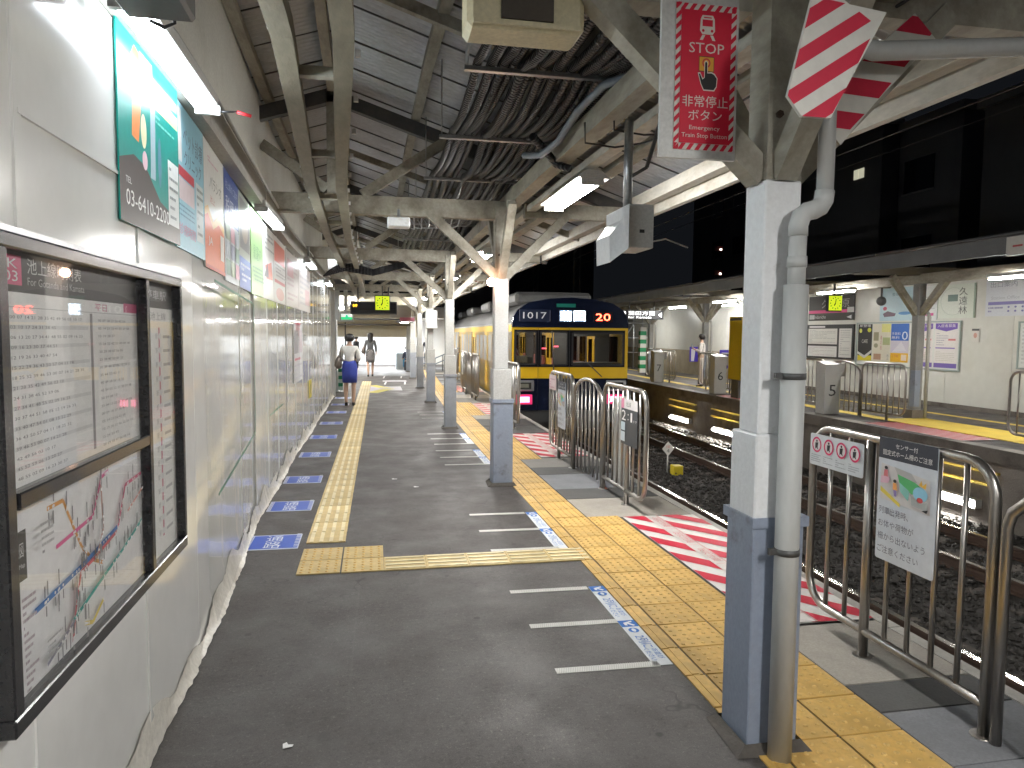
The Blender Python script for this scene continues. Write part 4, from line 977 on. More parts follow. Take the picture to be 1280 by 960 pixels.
def barrier_signs():
    RDD = (.60, .04, .14); K = (.03, .03, .035)
    def notice(y, z, W_, H_, x, label):
        # sensor barrier notice
        it = [('r', 0, .83, 1, 1, (.045, .05, .065)), ('t', 'センサー付', .30, .925, .68, .965, (.75, .75, .75)), ('t', '固定式ホーム柵のご注意', .08, .86, .92, .905, (.75, .75, .75)),
              ('p', [(.06, .50), (.06, .79), (.90, .74), (.92, .48)], (.62, .60, .60)), ('p', [(.06, .60), (.06, .56), (.42, .47), (.42, .50)], (.68, .55, .10)),
              ('p', [(.30, .78), (.60, .76), (.70, .70), (.42, .68)], (.45, .45, .45)), ('p', [(.36, .73), (.66, .70), (.82, .66), (.62, .60), (.40, .66)], (.10, .42, .16)),
              ('p', [(.40, .67), (.58, .62), (.56, .54), (.42, .60)], (.25, .55, .50)), ('c', .76, .62, .12, .055, (.28, .56, .72)), ('c', .76, .575, .05, .02, (.55, .08, .08)),
              ('p', [(.60, .60), (.63, .52), (.90, .50), (.88, .575), (.76, .545)], (.40, .42, .42)), ('p', [(.80, .50), (.90, .52), (.88, .49)], K),
              ('p', [(.74, .69), (.78, .73), (.80, .69), (.86, .72), (.85, .67)], (.75, .45, .08)),
              ('c', .17, .76, .03, .014, K), ('p', [(.14, .745), (.20, .745), (.21, .69), (.13, .69)], (.65, .20, .22)), ('p', [(.09, .69), (.25, .69), (.22, .64), (.08, .63)], (.70, .45, .55)),
              ('c', .34, .67, .03, .014, K), ('p', [(.31, .655), (.37, .655), (.39, .60), (.31, .60)], (.75, .36, .12)), ('p', [(.32, .60), (.38, .60), (.38, .55), (.34, .55)], (.25, .20, .45))]
        for j, s in enumerate(('列車出発時、', 'お体や荷物が', '柵から出ないよう', 'ご注意ください')):
            it.append(('t', s, .08, .385-.105*j, (.60, .70, .90, .80)[j], .445-.105*j, (.10, .10, .14)))
        art('sensor_notice', W_, H_, it, frame_mat((x, y+W_, z), (0, -1, 0), (0, 0, 1)), base=(.60, .64, .70), t=.004, round_=.012, label=label, cat='notice')
    def picto(y, z, W_, H_, x, label):
        it = []
        for k in range(4):
            cx = .13+.245*k
            it += [('c', cx, .66, .095, .25, RDD), ('c', cx, .66, .072, .19, (.66, .62, .64)), ('c', cx, .78, .016, .04, K), ('p', [(cx-.03, .72), (cx+.03, .74), (cx+.02, .58), (cx+.035, .50), (cx-.01, .56), (cx-.03, .50)], K)]
            it += rows(cx-.10, .10, cx+.09, .36, 4, (.35, .38, .42), .4, k)
        art('pictogram_notice', W_, H_, it, frame_mat((x, y+W_, z), (0, -1, 0), (0, 0, 1)), base=(.62, .66, .70), t=.004, round_=.01, label=label, cat='notice')
    X = 2.437
    notice(2.725, .565, .375, .60, X, 'white sensor barrier notice with a dark header on the nearest barrier')
    picto(3.215, .93, .45, .175, X, 'white notice with four red ringed pictograms at the near barrier end')
    notice(8.75, .44, .36, .60, 2.372, 'small white notice with a dark header on the three-panel barrier')
    art('pink_notice', .36, .20, rows(.1, .1, .9, .8, 4, (.55, .35, .4)), frame_mat((2.372, 9.60, .90), (0, -1, 0), (0, 0, 1)), base=(.70, .58, .60), t=.004, label='pale pink notice at the far end of the three-panel barrier', cat='notice')
    it = [('r', 0, .78, 1, 1, (.68, .66, .66)), ('r', 0, .78, .18, 1, (.62, .22, .34)), ('t', '池上線', .32, .83, .6, .94, (.1, .1, .1)), ('t', '2', .05, .52, .30, .74, (.78, .78, .78)), ('t', ':', .42, .54, .48, .68, (.7, .7, .7)), ('t', '1', .60, .52, .70, .72, (.78, .78, .78)), ('t', 'ドア', .78, .52, .97, .58, (.7, .7, .7)),
          ('r', .02, .30, .28, .48, (.45, .55, .60)), ('r', .02, .06, .28, .27, (.50, .56, .60)), ('r', .0, .0, 1, .003, (.1, .1, .1))]
    art('door_number_sign', .44, .44, it, frame_mat((2.372, 6.66, .60), (0, -1, 0), (0, 0, 1)), base=(.055, .06, .068), t=.004, label='dark door number sign reading 2:1 on the three-panel barrier', cat='sign')
    art('white_notice', .30, .50, rows(.1, .1, .9, .8, 8, (.45, .45, .5)), frame_mat((2.34+bend(13), 13.9, .50), (0, -1, 0), (0, 0, 1)), base=(.70, .70, .70), t=.004, label='white notice on the barrier behind the second pillar', cat='notice')
    art('white_notice', .30, .50, rows(.1, .1, .9, .8, 8, (.45, .45, .5)), frame_mat((2.32+bend(18), 20.2, .50), (0, -1, 0), (0, 0, 1)), base=(.70, .70, .70), t=.004, label='white notice on the barrier beside the train side', cat='notice')
    # white sensor post between platform edge and barrier
    mb = MB(); mb.box(2.56, 2.70, 7.25, 7.45, 0, .98, b=.02); o = mb.build('sensor_post', LGREY, label='pale sensor post behind the three-panel barrier', cat='post')
    mb = MB(); mb.tube([(2.63, 7.24, .88), (2.63, 7.252, .88)], .02, 10); mb.build('lens', BLACKP, o)
barrier_signs()

# ------------------------------------------------------------------ tracks and ground
def tracks():
    mb = MB(); mb.add([(-600, -600, -1.42), (900, -600, -1.42), (900, 900, -1.42), (-600, 900, -1.42)], [(0, 1, 2, 3)]); mb.build('ground', mat('dark_ground', (.05, .045, .04), .95), kind='structure', label='dark ground under and around the station')
    # ballast bed as a bumpy sheet
    rng = random.Random(2); mb = MB(); nx, ny = 44, 260; vs = []
    for j in range(ny):
        y = -4+72*(j/(ny-1))**1.25
        for i in range(nx):
            x = 2.75+6.35*i/(nx-1); vs.append((x+bend(y)*.6, y, -1.19+rng.uniform(-.03, .03)))
    mb.add(vs, [(j*nx+i, j*nx+i+1, (j+1)*nx+i+1, (j+1)*nx+i) for j in range(ny-1) for i in range(nx-1)], 0, False)
    # loose stones
    base = [(1, 0, 0), (-1, 0, 0), (0, 1, 0), (0, -1, 0), (0, 0, 1), (0, 0, -1)]; F8 = [(0, 2, 4), (2, 1, 4), (1, 3, 4), (3, 0, 4), (2, 0, 5), (1, 2, 5), (3, 1, 5), (0, 3, 5)]
    V = []; F = []
    for k in range(42000):
        y = 1.5+28*rng.random()**1.7; x = 2.8+6.2*rng.random()+bend(y)*.6; z = -1.175+rng.uniform(-.02, .035); s = rng.uniform(.018, .042)
        sx, sy, sz = s*rng.uniform(.7, 1.2), s*rng.uniform(.7, 1.2), s*rng.uniform(.5, .9); c, q = math.cos(rng.random()*3), math.sin(rng.random()*3); n = len(V)
        for bx, by, bz in base:
            a = bx*sx+rng.uniform(-.3, .3)*s; b = by*sy+rng.uniform(-.3, .3)*s; V.append((x+a*c-b*q, y+a*q+b*c, z+bz*sz))
        F += [(n+a, n+b, n+d) for a, b, d in F8]
    mb.add(V, F, 0, False)
    mb.build('ballast', STONE, kind='stuff', label='dark brown stone ballast between the two platforms', cat='ballast')
    SLP = mat('sleeper_concrete', (.075, .062, .052), .9, dirt=.7, dcol=(.05, .04, .03), dscale=5)
    for cx, nm in ((4.35, 'near'), (7.47, 'far')):
        T = thing('railway_track', '%s railway track with steel rails on the ballast' % nm, 'track', (cx, 10, -1.2))
        sl = MB().box(-1.0, 1.0, -.11, .11, -.13, -.0, b=.01).mesh('sleeper', [SLP])
        y = .5
        while y < 50:
            put('sleeper', sl, T, (cx+bend(y), y, -1.16)); y += .62
        for s in (-1, 1):
            mb = MB(); ys = [-4+i*2. for i in range(36)]; prof = [(-.06, -1.155), (.06, -1.155), (.06, -1.14), (.012, -1.125), (.012, -1.05), (.034, -1.038), (.034, -1.005), (-.034, -1.005), (-.034, -1.038), (-.012, -1.05), (-.012, -1.125), (-.06, -1.14)]
            n = len(prof); vs = [(cx+s*.553+px+bend(y), y, pz) for y in ys for px, pz in prof]; mb.v = vs
            for j in range(len(ys)-1):
                for k in range(n):
                    mb.f.append((j*n+k, (j+1)*n+k, (j+1)*n+(k+1) % n, j*n+(k+1) % n)); mb.m.append(1 if k == 6 else 0); mb.s.append(False)
            mb.build('rail', [RUST, RAILTOP], T)
tracks()
def track_marks():
    T = thing('kilometre_mark', 'small white diamond marker with the figure 4 on a stub between the rails', 'marker', (5.9, 13.8, -1.2))
    mb = MB(); mb.tube([(5.93, 13.8, -1.25), (5.93, 13.8, -.75)], .015, 8); mb.build('stub', LGREY, T)
    mb = MB(); mb.prism([(0, -.15), (.13, 0), (0, .15), (-.13, 0)], face_cam(5.93, 13.78, -.68), .006); o = mb.build('diamond_plate', flat((.62, .60, .56)), T)
    art('plate_figures', .1, .16, [('t', '4', .2, .0, .8, .5, (.1, .1, .1)), ('t', '10', .15, .6, .85, .95, (.6, .15, .1))], face_cam(5.88, 13.778, -.76), base=None, parent=o)
    mb = MB(); mb.box(5.97, 6.17, 13.55, 13.75, -1.2, -1.0, b=.01); mb.build('yellow_block', flat((.70, .55, .04)), label='yellow block standing on the ballast beside the diamond marker', cat='block')
    for (x, y) in ((3.6, 7.8), (3.45, 5.2)):
        mb = MB(); mb.bev(x, x+.35, y, y+.22, -1.2, -1.12, .01); mb.build('stone_slab', SLAB[3], label='flat stone slab lying on the ballast %s' % ('near the barrier end' if y < 6 else 'beyond the barrier'), cat='slab')
track_marks()

# ------------------------------------------------------------------ opposite platform
def opposite():
    ys = [-6+i*1.0 for i in range(69)]; mb = MB(); vs = []
    ex = lambda y: 9.05+bend(y)*.7
    for y in ys: vs += [(ex(y)+.22, y, -1.4), (ex(y)+.22, y, -.22), (ex(y), y, -.20), (ex(y), y, 0), (14., y, 0)]
    mb.v = vs
    for i in range(len(ys)-1):
        for k in range(4): mb.f.append((5*i+k, 5*i+k+1, 5*i+5+k+1, 5*i+5+k)); mb.m.append(0 if k < 3 else 1); mb.s.append(False)
    OP = mb.build('opposite_platform_floor', [CONC, ASPH], kind='structure', label='opposite platform with a stained concrete flank')
    # yellow strips and lines as parts
    line = mat('yellow_line', (.66, .48, .07), .55, dirt=.4, dcol=(.35, .25, .06))
    for a in range(5, 40, 2):
        mb = MB(); mb.box(11.9, 12.06, a, a+1.99, .001, .006); mb.build('yellow_line', line, OP)
        mb = MB(); b = bend(a)*.7; mb.box(9.95+b, 10.25+b, a, a+1.99, .001, .007); mb.build('yellow_strip', line, OP)
    for a in range(5, 30, 1):
        mb = MB(); b = bend(a)*.7; mb.box(9.06+b, 9.30+b, a, a+.99, .0005, .006); mb.build('edge_slab', SLAB[(a*7) % 4], OP)
    mb = MB(); mb.box(9.95, 11.0, 9.6, 12.7, .008, .014); mb.build('yellow_area', line, OP)
    it = []; y = -1.
    while y < 1.2:
        q = clip([(0, y+.3), (1, y), (1, y+.055), (0, y+.355)], 0, 0, 1, 1)
        if len(q) > 2: it.append(('p', q, RED))
        y += .11
    for (ya, yb, l) in ((9.8, 12.1, 'red and white striped sheet on the opposite platform before its post'), (15.4, 18.2, 'red and white striped sheet on the opposite platform beyond post five')):
        art('door_position_sheet', .68, yb-ya, it, up(9.18, ya, .016), base=PW, t=.003, label=l, cat='floor sheet', group='red and white sheets on the platform edge')
    # wall
    W = thing('opposite_wall', 'long white panelled wall behind the opposite platform', 'wall', (13.3, 14, 0))
    y = 4.
    while y < 42:
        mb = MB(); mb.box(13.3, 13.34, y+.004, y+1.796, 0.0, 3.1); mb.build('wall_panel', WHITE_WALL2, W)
        if y > 21:
            mb = MB(); mb.box(13.27, 13.299, y+.004, y+1.796, 0, 1.02); mb.build('tan_dado', mat('tan_dado', (.34, .29, .20), .7, dirt=.4), W)
        y += 1.8
    mb = MB(); mb.box(13.25, 13.30, 4, 21, 0, .10); mb.build('skirting', CONC, W)
    mb = MB(); mb.box(9.6, 13.4, 42, 42.1, 0, 3.2); mb.build('end_panel', WHITE_WALL2, W)
    # canopy
    T = thing('opposite_canopy', 'low canopy with a grey fascia over the opposite platform', 'canopy', (11, 14, 2.8))
    DK = mat('canopy_underside', (.20, .185, .155), .7, dirt=.5, dcol=(.09, .08, .06), dscale=1.5); FA = mat('grey_fascia', (.15, .155, .155), .6, dirt=.5, dcol=(.08, .08, .08), dscale=2)
    for a in range(-4, 44, 4):
        mb = MB(); b0 = bend(a)*.6; mb.beam((9.25+b0, a, 3.02), (9.25+bend(a+4)*.6, a+4, 3.02), .05, .26); mb.build('fascia_board', FA, T)
        mb = MB(); mb.add([(9.2+b0, a, 3.16), (13.6, a, 3.62), (13.6, a+3.99, 3.62), (9.2+bend(a+4)*.6, a+3.99, 3.16), (9.2+b0, a, 3.19), (13.6, a, 3.65), (13.6, a+3.99, 3.65), (9.2+bend(a+4)*.6, a+3.99, 3.19)], [(0, 3, 2, 1), (4, 5, 6, 7), (0, 1, 5, 4), (1, 2, 6, 5), (2, 3, 7, 6), (3, 0, 4, 7)]); mb.build('roof_deck', DK, T)
        mb = MB(); mb.beam((10.82+b0*.6, a, 2.82), (10.82+bend(a+4)*.36, a+4, 2.82), .12, .20); mb.build('long_beam', TIMBER, T)
        mb = MB(); mb.beam((12.3, a, 3.0), (12.3, a+3.99, 3.0), .10, .12); mb.build('long_beam', TIMBER, T)
        mb = MB(); mb.beam((9.28+b0*.6, a+.8, 2.95), (13.3, a+.8, 3.0), .1, .16); mb.build('cross_beam', DK, T)
        mb = MB(); mb.tube([(9.17+b0, a, 3.17), (9.17+bend(a+4)*.6, a+4, 3.17)], .03, 8); mb.build('gutter', DGREY, T)
    labs = ['grey post with V braces between the posters on the opposite platform', 'second grey post with V braces on the opposite platform', 'third grey post on the opposite platform beside the striped column', 'post of the opposite platform far beyond']
    for i, (x, y) in enumerate([(10.82, 12.8), (10.95, 22.6), (11.25, 28.2), (11.6, 36)]):
        T = thing('opposite_post', labs[i], 'post', (x, y, 0), 'posts of the opposite canopy')
        mb = MB(); mb.box(x-.085, x+.085, y-.085, y+.085, 0, 2.72, b=.006); mb.build('shaft', mat('grey_post_paint', (.30, .30, .29), .55, dirt=.4), T)
        mb = MB(); mb.box(x-.12, x+.0, y-.13, y+.0, .25, .98); mb.build('blue_cabinet', PILB, T)
        mb = MB(); mb.box(x-.16, x+.10, y-.14, y+.12, 0, .18); mb.build('plinth', CONC, T)
        for s in (-1, 1):
            mb = MB(); mb.beam((x+s*.06, y, 2.12), (x+s*.66, y, 2.86), .11, .12); mb.build('brace', TIMBER, T)
            mb = MB(); mb.beam((x, y+s*.06, 2.12), (x, y+s*.66, 2.74), .11, .11, up=(1, 0, 0)); mb.build('brace', TIMBER, T)
        mb = MB(); mb.tube([(x+.15, y-.12, .0), (x+.15, y-.12, 2.05), (x+.10, y-.12, 2.15)], .035, 10); mb.build('conduit_pipe', LGREY, T)
    # lamps
    spots = [(10.5, 14.4, 'lit tube lamp above the far clock on the opposite platform'), (10.55, 9.55, 'lit tube lamp at the right edge over the opposite platform'), (10.4, 19.6, 'lit tube lamp of the opposite platform behind the nearest pillar'), (11.1, 24.6, 'lit tube lamp beside the second opposite post'), (12.5, 23.4, 'lit tube lamp near the wall by the reading man'), (10.6, 5.2, 'lit tube lamp out of view over the opposite platform'), (11.3, 31, 'lit tube lamp far down the opposite platform')]
    proto = None
    for x, y, l in spots:
        if proto is None:
            T = thing('tube_lamp', l, 'lamp', (0, 0, 0), 'tube lamps of the opposite platform')
            mb = MB(); mb.box(-.09, .09, 0, 1.3, .03, .09, b=.01); mb.build('housing', LGREY, T)
            for dx in (-.045, .045): put('tube', MB().tube([(0, .04, 0), (0, 1.26, 0)], .017, 8).mesh('tube', [TUBE]), T, (dx, 0, .01))
            area(0, .65, -.02, .18, 1.2, 22, (1, .96, .88), (0, 0, 0), T); T.location = (x, y, 2.66); proto = T
        else: dup(proto, (x, y, 2.66 if x < 12 else 2.72), l)
    # under-platform lamps
    UL = ['lit tube below the opposite platform edge, brightest behind the near barrier', 'lit tube below the opposite platform edge beside the white pillar', 'lit tube below the opposite platform edge, farthest']
    for i, (y0, y1) in enumerate(((9.45, 10.7), (17.15, 18.4), (20.1, 21.45))):
        x = 9.10+bend(y0)*.7; T = thing('track_side_lamp', UL[i], 'lamp', (x, y0, -.95), 'tube lamps below the opposite platform')
        mb = MB(); mb.box(x+.045, x+.17, y0, y1, -1.0, -.86); mb.build('housing', LGREY, T)
        mb = MB(); mb.tube([(x+.02, y0+.03, -.94), (x+.02, y1-.03, -.94)], .02, 8); mb.build('tube', TUBE, T)
        area(x-.01, (y0+y1)/2, -.95, .1, 1.1, 45, (1, .93, .8), (0, R(90), 0), T)
        mb = MB(); mb.box(x+.12, x+.17, y0-.3, y1+.3, -.62, -.58); mb.box(x+.12, x+.17, y0-.3, y1+.3, -.42, -.39); mb.build('yellow_mark', line, T)
opposite()

def opposite_things():
    WH = (.70, .70, .66)
    # number posts
    for n, y, l in (('5', 13.75, 'white slanted post numbered 5 on the opposite platform edge'), ('6', 18.95, 'white slanted post numbered 6 beside the yellow panel'), ('7', 23.7, 'white slanted post numbered 7 far along the opposite edge')):
        x = 9.40+bend(y)*.7
        mb = MB(); mb.add([(x, y, 0), (x+.36, y, 0), (x+.36, y+.3, 0), (x, y+.3, 0), (x, y, 1.05), (x+.36, y, 1.05), (x+.36, y+.3, 1.12), (x, y+.3, 1.12)], [(0, 1, 5, 4), (1, 2, 6, 5), (2, 3, 7, 6), (3, 0, 4, 7), (4, 5, 6, 7), (0, 3, 2, 1)])
        mb.box(x+.30, x+.48, y+.02, y+.22, .80, 1.06)
        o = mb.build('number_post', LGREY, label=l, cat='number post', group='numbered posts of the opposite edge')
        art('post_number', .16, .24, [('t', n, 0, 0, 1, 1, (.05, .05, .05))], face_cam(x+.10, y-.003, .38), base=None, parent=o)
    # barriers
    for ya, sec, x, l in ((12.0, [('E', 1.3), ('A', 1.2), ('F', 1.3)], 9.95, 'dark stainless barrier in front of the opposite posters'), (6.0, [('E', 1.2), ('A', 1.2), ('F', 1.3)], 9.9, 'stainless barrier at the right edge of the opposite platform'), (18.4, [('E', 1.2), ('F', 1.3)], 9.95, 'stainless barrier beside post six on the opposite platform'), (22.9, [('E', 1.2), ('F', 1.5)], 10.05, 'stainless barrier beside post seven on the opposite platform')):
        barrier(ya, sec, x, l, group='stainless barriers of the opposite platform', H=1.12)
    def board(y_far, y_near, z0, z1, it, base, name, label, cat, fr=None, x=13.27):
        T = art(name, y_far-y_near, z1-z0, it, face_left(x, y_far, z0), base=base, t=.02, rough=.35, label=label, cat=cat)
        if fr:
            mb = MB(); w = y_far-y_near; h = z1-z0; t = .035
            for a in ((0, w, 0, t), (0, w, h-t, h), (0, t, t, h-t), (w-t, w, t, h-t)): mb.box(a[0], a[1], a[2], a[3], .001, .02)
            o = mb.build('board_frame', fr, T)
        return T
    PK = (.62, .08, .22)
    board(20.3, 18.15, 2.12, 2.86, [('r', 0, .30, 1, .42, PK), ('t', '久が原', .3, .5, .9, .85, (.30, .29, .28)), ('r', .02, .06, .14, .24, (.4, .4, .4)), ('t', 'Chidoricho', .1, .08, .4, .22, (.5, .5, .5)), ('p', [(.85, .12), (.95, .2), (.95, .05)], (.6, .6, .6)), ('r', .86, .3, 1, .5, (.5, .5, .48))], (.05, .045, .04), 'station_name_board', 'dark station name board with a pink line on the opposite wall', 'sign')
    it = [('r', .03, .42, .66, .88, (.58, .57, .53)), ('r', .70, .05, .95, .88, (.60, .60, .57)), ('r', .03, .05, .66, .36, (.62, .62, .60)), ('r', .05, .91, .4, .96, (.6, .6, .6))]+rows(.06, .45, .62, .85, 10, (.35, .35, .35), .35, 3)+rows(.06, .08, .62, .33, 6, (.45, .4, .4), .3, 5)+rows(.73, .1, .92, .85, 12, (.4, .4, .4), .35, 6)
    board(20.35, 18.1, 1.0, 2.0, it, (.05, .05, .05), 'timetable_board', 'black framed timetable board below the station name board', 'notice board', BLACKP)
    # notice board with posters
    T = board(18.0, 14.35, .86, 2.04, [], (.62, .64, .60), 'poster_board', 'wide framed poster board behind the opposite V post', 'notice board', mat('green_grey_frame', (.30, .36, .33), .4))
    def sub(u0, u1, v0, v1, base, it, label):
        W_, H_ = 3.65, 1.18
        art('framed_poster', (u1-u0)*W_, (v1-v0)*H_, it, Matrix.Translation((u0*W_, v0*H_, .004)), base=base, t=.003, parent=T, label=label)
    sub(.02, .175, .12, .96, (.03, .03, .03), [('r', 0, 0, 1, .14, (.70, .60, .05)), ('p', [(0, .25), (.5, .14), (1, .3), (1, .22), (.5, .06), (0, .18)], (.6, .6, .6)), ('t', 'CAFE', .28, .48, .70, .58, (.55, .55, .5)), ('c', .80, .84, .13, .06, (.62, .66, .06)), ('c', .18, .82, .10, .06, (.6, .62, .1)), ('t', '新登場', .1, .92, .9, .99, (.7, .7, .7))], 'black poster with yellow lettering')
    sub(.185, .37, .12, .96, (.66, .63, .52), [('r', .5, .78, 1, 1, (.68, .66, .24)), ('r', .05, .55, .34, .78, (.30, .28, .18)), ('r', .58, .44, .98, .64, (.38, .42, .22)), ('r', .08, .04, .5, .2, (.42, .26, .18)), ('tv', '春の旅', .44, .3, .54, .7, (.5, .2, .2)), ('c', .2, .42, .12, .06, (.3, .3, .2)), ('tv', '池上', .82, .05, .94, .2, (.2, .2, .2))], 'cream poster with small food photos')
    sub(.375, .55, .12, .96, (.55, .52, .60), [('r', 0, .56, 1, 1, (.04, .14, .48)), ('r', 0, 0, 1, .24, (.72, .42, .03)), ('t', '0', .62, .58, .95, .80, (.6, .68, .8)), ('t', '手数料', .05, .70, .55, .78, (.68, .7, .74)), ('t', '無料', .05, .60, .5, .68, (.68, .7, .74)), ('t', 'ご予約', .1, .12, .45, .2, (.55, .15, .1)), ('r', .62, .05, .92, .2, (.7, .6, .5)), ('p', [(.1, .26), (.6, .54), (.9, .3)], (.64, .62, .66))], 'blue and orange poster with a large zero')
    for (a, b, c) in ((.60, .77, 'pale poster with purple head, left of two'), (.785, .975, 'pale poster with purple head, right of two')):
        sub(a, b, .06, .97, (.66, .63, .60), [('p', [(.02, .98), (.98, .98), (.98, .86), (.5, .80), (.02, .86)], (.16, .10, .38)), ('t', '入居者募集', .1, .89, .9, .96, (.68, .62, .66)), ('r', 0, 0, 1, .1, (.18, .13, .40)), ('r', .05, .42, .9, .45, (.25, .2, .45)), ('r', .6, .60, .92, .64, (.60, .2, .2))]+rows(.08, .48, .6, .78, 6, (.35, .33, .38), .3, 3)+rows(.08, .14, .9, .38, 6, (.5, .48, .42), .3, 7), c)
    board(17.1, 15.62, 2.07, 2.92, [('p', [(.08, .22), (.2, .30), (.4, .22), (.45, .35), (.38, .14), (.12, .12)], (.10, .05, .08)), ('c', .13, .38, .05, .06, (.5, .1, .15)), ('t', '整体院', .3, .75, .55, .85, (.15, .25, .3)), ('c', .62, .22, .15, .05, (.12, .30, .58)), ('r', .84, .12, .98, .22, (.62, .1, .2)), ('r', .84, .22, .98, .5, (.66, .68, .68))], (.42, .58, .64), 'wall_poster', 'light blue poster with a small dog on the opposite wall', 'poster')
    board(15.6, 15.12, 2.07, 2.90, [('r', .1, .12, .8, .2, (.62, .12, .3))]+rows(.1, .3, .9, .7, 6, (.5, .5, .5)), (.66, .68, .66), 'wall_poster', 'white poster just behind the braces of the opposite V post', 'poster')
    board(15.1, 14.0, 2.10, 2.88, [('c', .42, .5, .34, .42, (.52, .56, .50)), ('c', .42, .5, .32, .40, (.64, .67, .60)), ('r', .28, .50, .55, .70, (.16, .22, .20)), ('tv', '久遠林', .58, .10, .80, .92, (.12, .13, .12)), ('r', .96, 0, 1, 1, (.30, .38, .30)), ('r', 0, 0, .02, 1, (.30, .38, .30))], (.62, .66, .58), 'wall_poster', 'pale green poster with brush lettering on the opposite wall', 'poster')
    board(13.72, 12.3, 2.12, 2.98, [('t', '出口案内', .08, .72, .55, .86, (.28, .30, .36)), ('p', [(.68, .62), (.78, .72), (.78, .65), (.98, .65), (.98, .59), (.78, .59), (.78, .52)], (.22, .20, .36)), ('r', .05, .28, .98, .36, (.22, .20, .45)), ('t', 'Station Office', .1, .42, .6, .5, (.4, .4, .45))]+[('c', .42+.12*k, .22, .02, .025, (.2, .2, .4)) for k in range(5)]+[('c', .42+.12*k, .12, .02, .025, (.2, .2, .4)) for k in range(5)]+rows(.06, .08, .34, .25, 2, (.3, .3, .45)), (.60, .62, .66), 'guide_board', 'pale guide board with an arrow and a purple band at the right edge', 'sign')
    board(12.85, 11.9, 1.0, 2.0, rows(.1, .1, .9, .9, 10, (.5, .5, .48)), (.62, .64, .60), 'poster_board', 'pale framed board cut by the right edge of the view', 'notice board', mat('green_grey_frame', (.30, .36, .33), .4))
    board(14.05, 13.85, 1.55, 1.85, [('r', .0, .85, 1, 1, (.1, .1, .1)), ('c', .5, .5, .25, .2, (.55, .3, .25))], (.62, .60, .55), 'small_notice', 'tiny notice between the poster board and the guide board', 'notice')
    # clock over the opposite platform
    clock(9.45+.35, 14.3, 2.20, .36, 'small yellow green station clock over the opposite platform')
    # security dome
    T = thing('dome_camera', 'dark dome camera on a stalk over the opposite posters', 'camera', (12.6, 16.2, 2.5))
    mb = MB(); mb.tube([(12.6, 16.2, 2.98), (12.6, 16.2, 2.62)], .025, 8); mb.build('stalk', DGREY, T)
    bm = bmesh.new(); bmesh.ops.create_uvsphere(bm, u_segments=12, v_segments=8, radius=.12); mb = MB(); mb.bm(bm, 0, True, Matrix.Translation((12.6, 16.2, 2.55))); mb.build('dome', DGREY, T)
    # yellow panel behind the pillar
    T = thing('yellow_cabinet', 'tall yellow face of a cabinet half hidden behind the nearest pillar', 'cabinet', (9.3, 17.6, 0))
    mb = MB(); mb.box(9.25, 9.50, 17.0, 17.7, .50, 2.14, b=.02); mb.build('panel_face', flat((.72, .50, .02)), T)
    mb = MB(); mb.box(9.242, 9.29, 17.05, 17.65, 2.04, 2.10); mb.build('panel_cap', DGREY, T)
    mb = MB(); mb.box(9.30, 9.45, 17.2, 17.6, -.0, .5); mb.build('bracket', DGREY, T)
    art('panel_label', .12, .14, [('t', '2', .2, .1, .8, .9, (.7, .7, .7))], face_cam(9.27, 16.997, .86), base=(.22, .10, .35), parent=T)
    # hanging lit direction sign, striped column, blue signs, scaffold
    T = thing('lit_platform_sign', 'backlit black sign with a large white 2 over the far opposite platform', 'sign', (10., 26.5, 2.3))
    art('sign_face', 1.75, .34, [('t', '2', .03, .1, .14, .92, (.8, .8, .8, 2.)), ('t', '蒲田方面', .18, .45, .80, .92, (.8, .8, .8, 2.)), ('t', 'for Kamata', .18, .1, .72, .36, (.8, .8, .8, 2.)), ('p', [(.88, .5), (.96, .8), (.96, .2)], (.8, .8, .8, 2.))], face_cam(9.32, 26.49, 2.25), base=(.015, .015, .018), t=.1, parent=T)
    mb = MB(); mb.beam((9.7, 26.55, 2.59), (9.7, 26.55, 2.95), .03, .03); mb.beam((10.7, 26.55, 2.59), (10.7, 26.55, 2.95), .03, .03); mb.build('hanger', DGREY, T)
    T = thing('striped_column', 'green and white striped column far on the opposite platform', 'column', (10.9, 28, 0))
    for k in range(11):
        mb = MB(); mb.box(10.72, 10.98, 28., 28.2, .1+.17*k, .27+.17*k-.002); mb.build('column_band', flat((.03, .28, .12) if k % 2 else (.72, .72, .68)), T)
    for (x, y, l) in ((12.9, 28, 'blue and white poster low on the far opposite wall'), (11.3, 22.2, 'blue and white poster beside the reading man')):
        art('blue_poster', .55, .62, [('p', [(.12, .05), (.35, .05), (.45, .75), (.62, .75), (.72, .05), (.92, .05), (.92, .86), (.12, .86)], (.66, .66, .72))], face_cam(x, y, .55), base=(.08, .05, .42), t=.02, label=l, cat='poster')
    T = thing('scaffold', 'grey pipe scaffold far behind the train on the opposite side', 'scaffold', (10, 34, 0))
    for a in range(5):
        for b in range(2):
            mb = MB(); mb.tube([(9.6+.9*a, 33+b*1.2, 0), (9.6+.9*a, 33+b*1.2, 2.6)], .025, 6); mb.build('upright', ALU, T)
    for z in (.8, 1.5, 2.2):
        mb = MB(); mb.tube([(9.4, 33, z), (13.4, 33, z)], .022, 6); mb.build('ledger', ALU, T)
    for a in range(4):
        mb = MB(); mb.tube([(9.6+.9*a, 32.98, .8), (10.5+.9*a, 32.98, 2.2)], .018, 6); mb.build('diagonal', ALU, T)
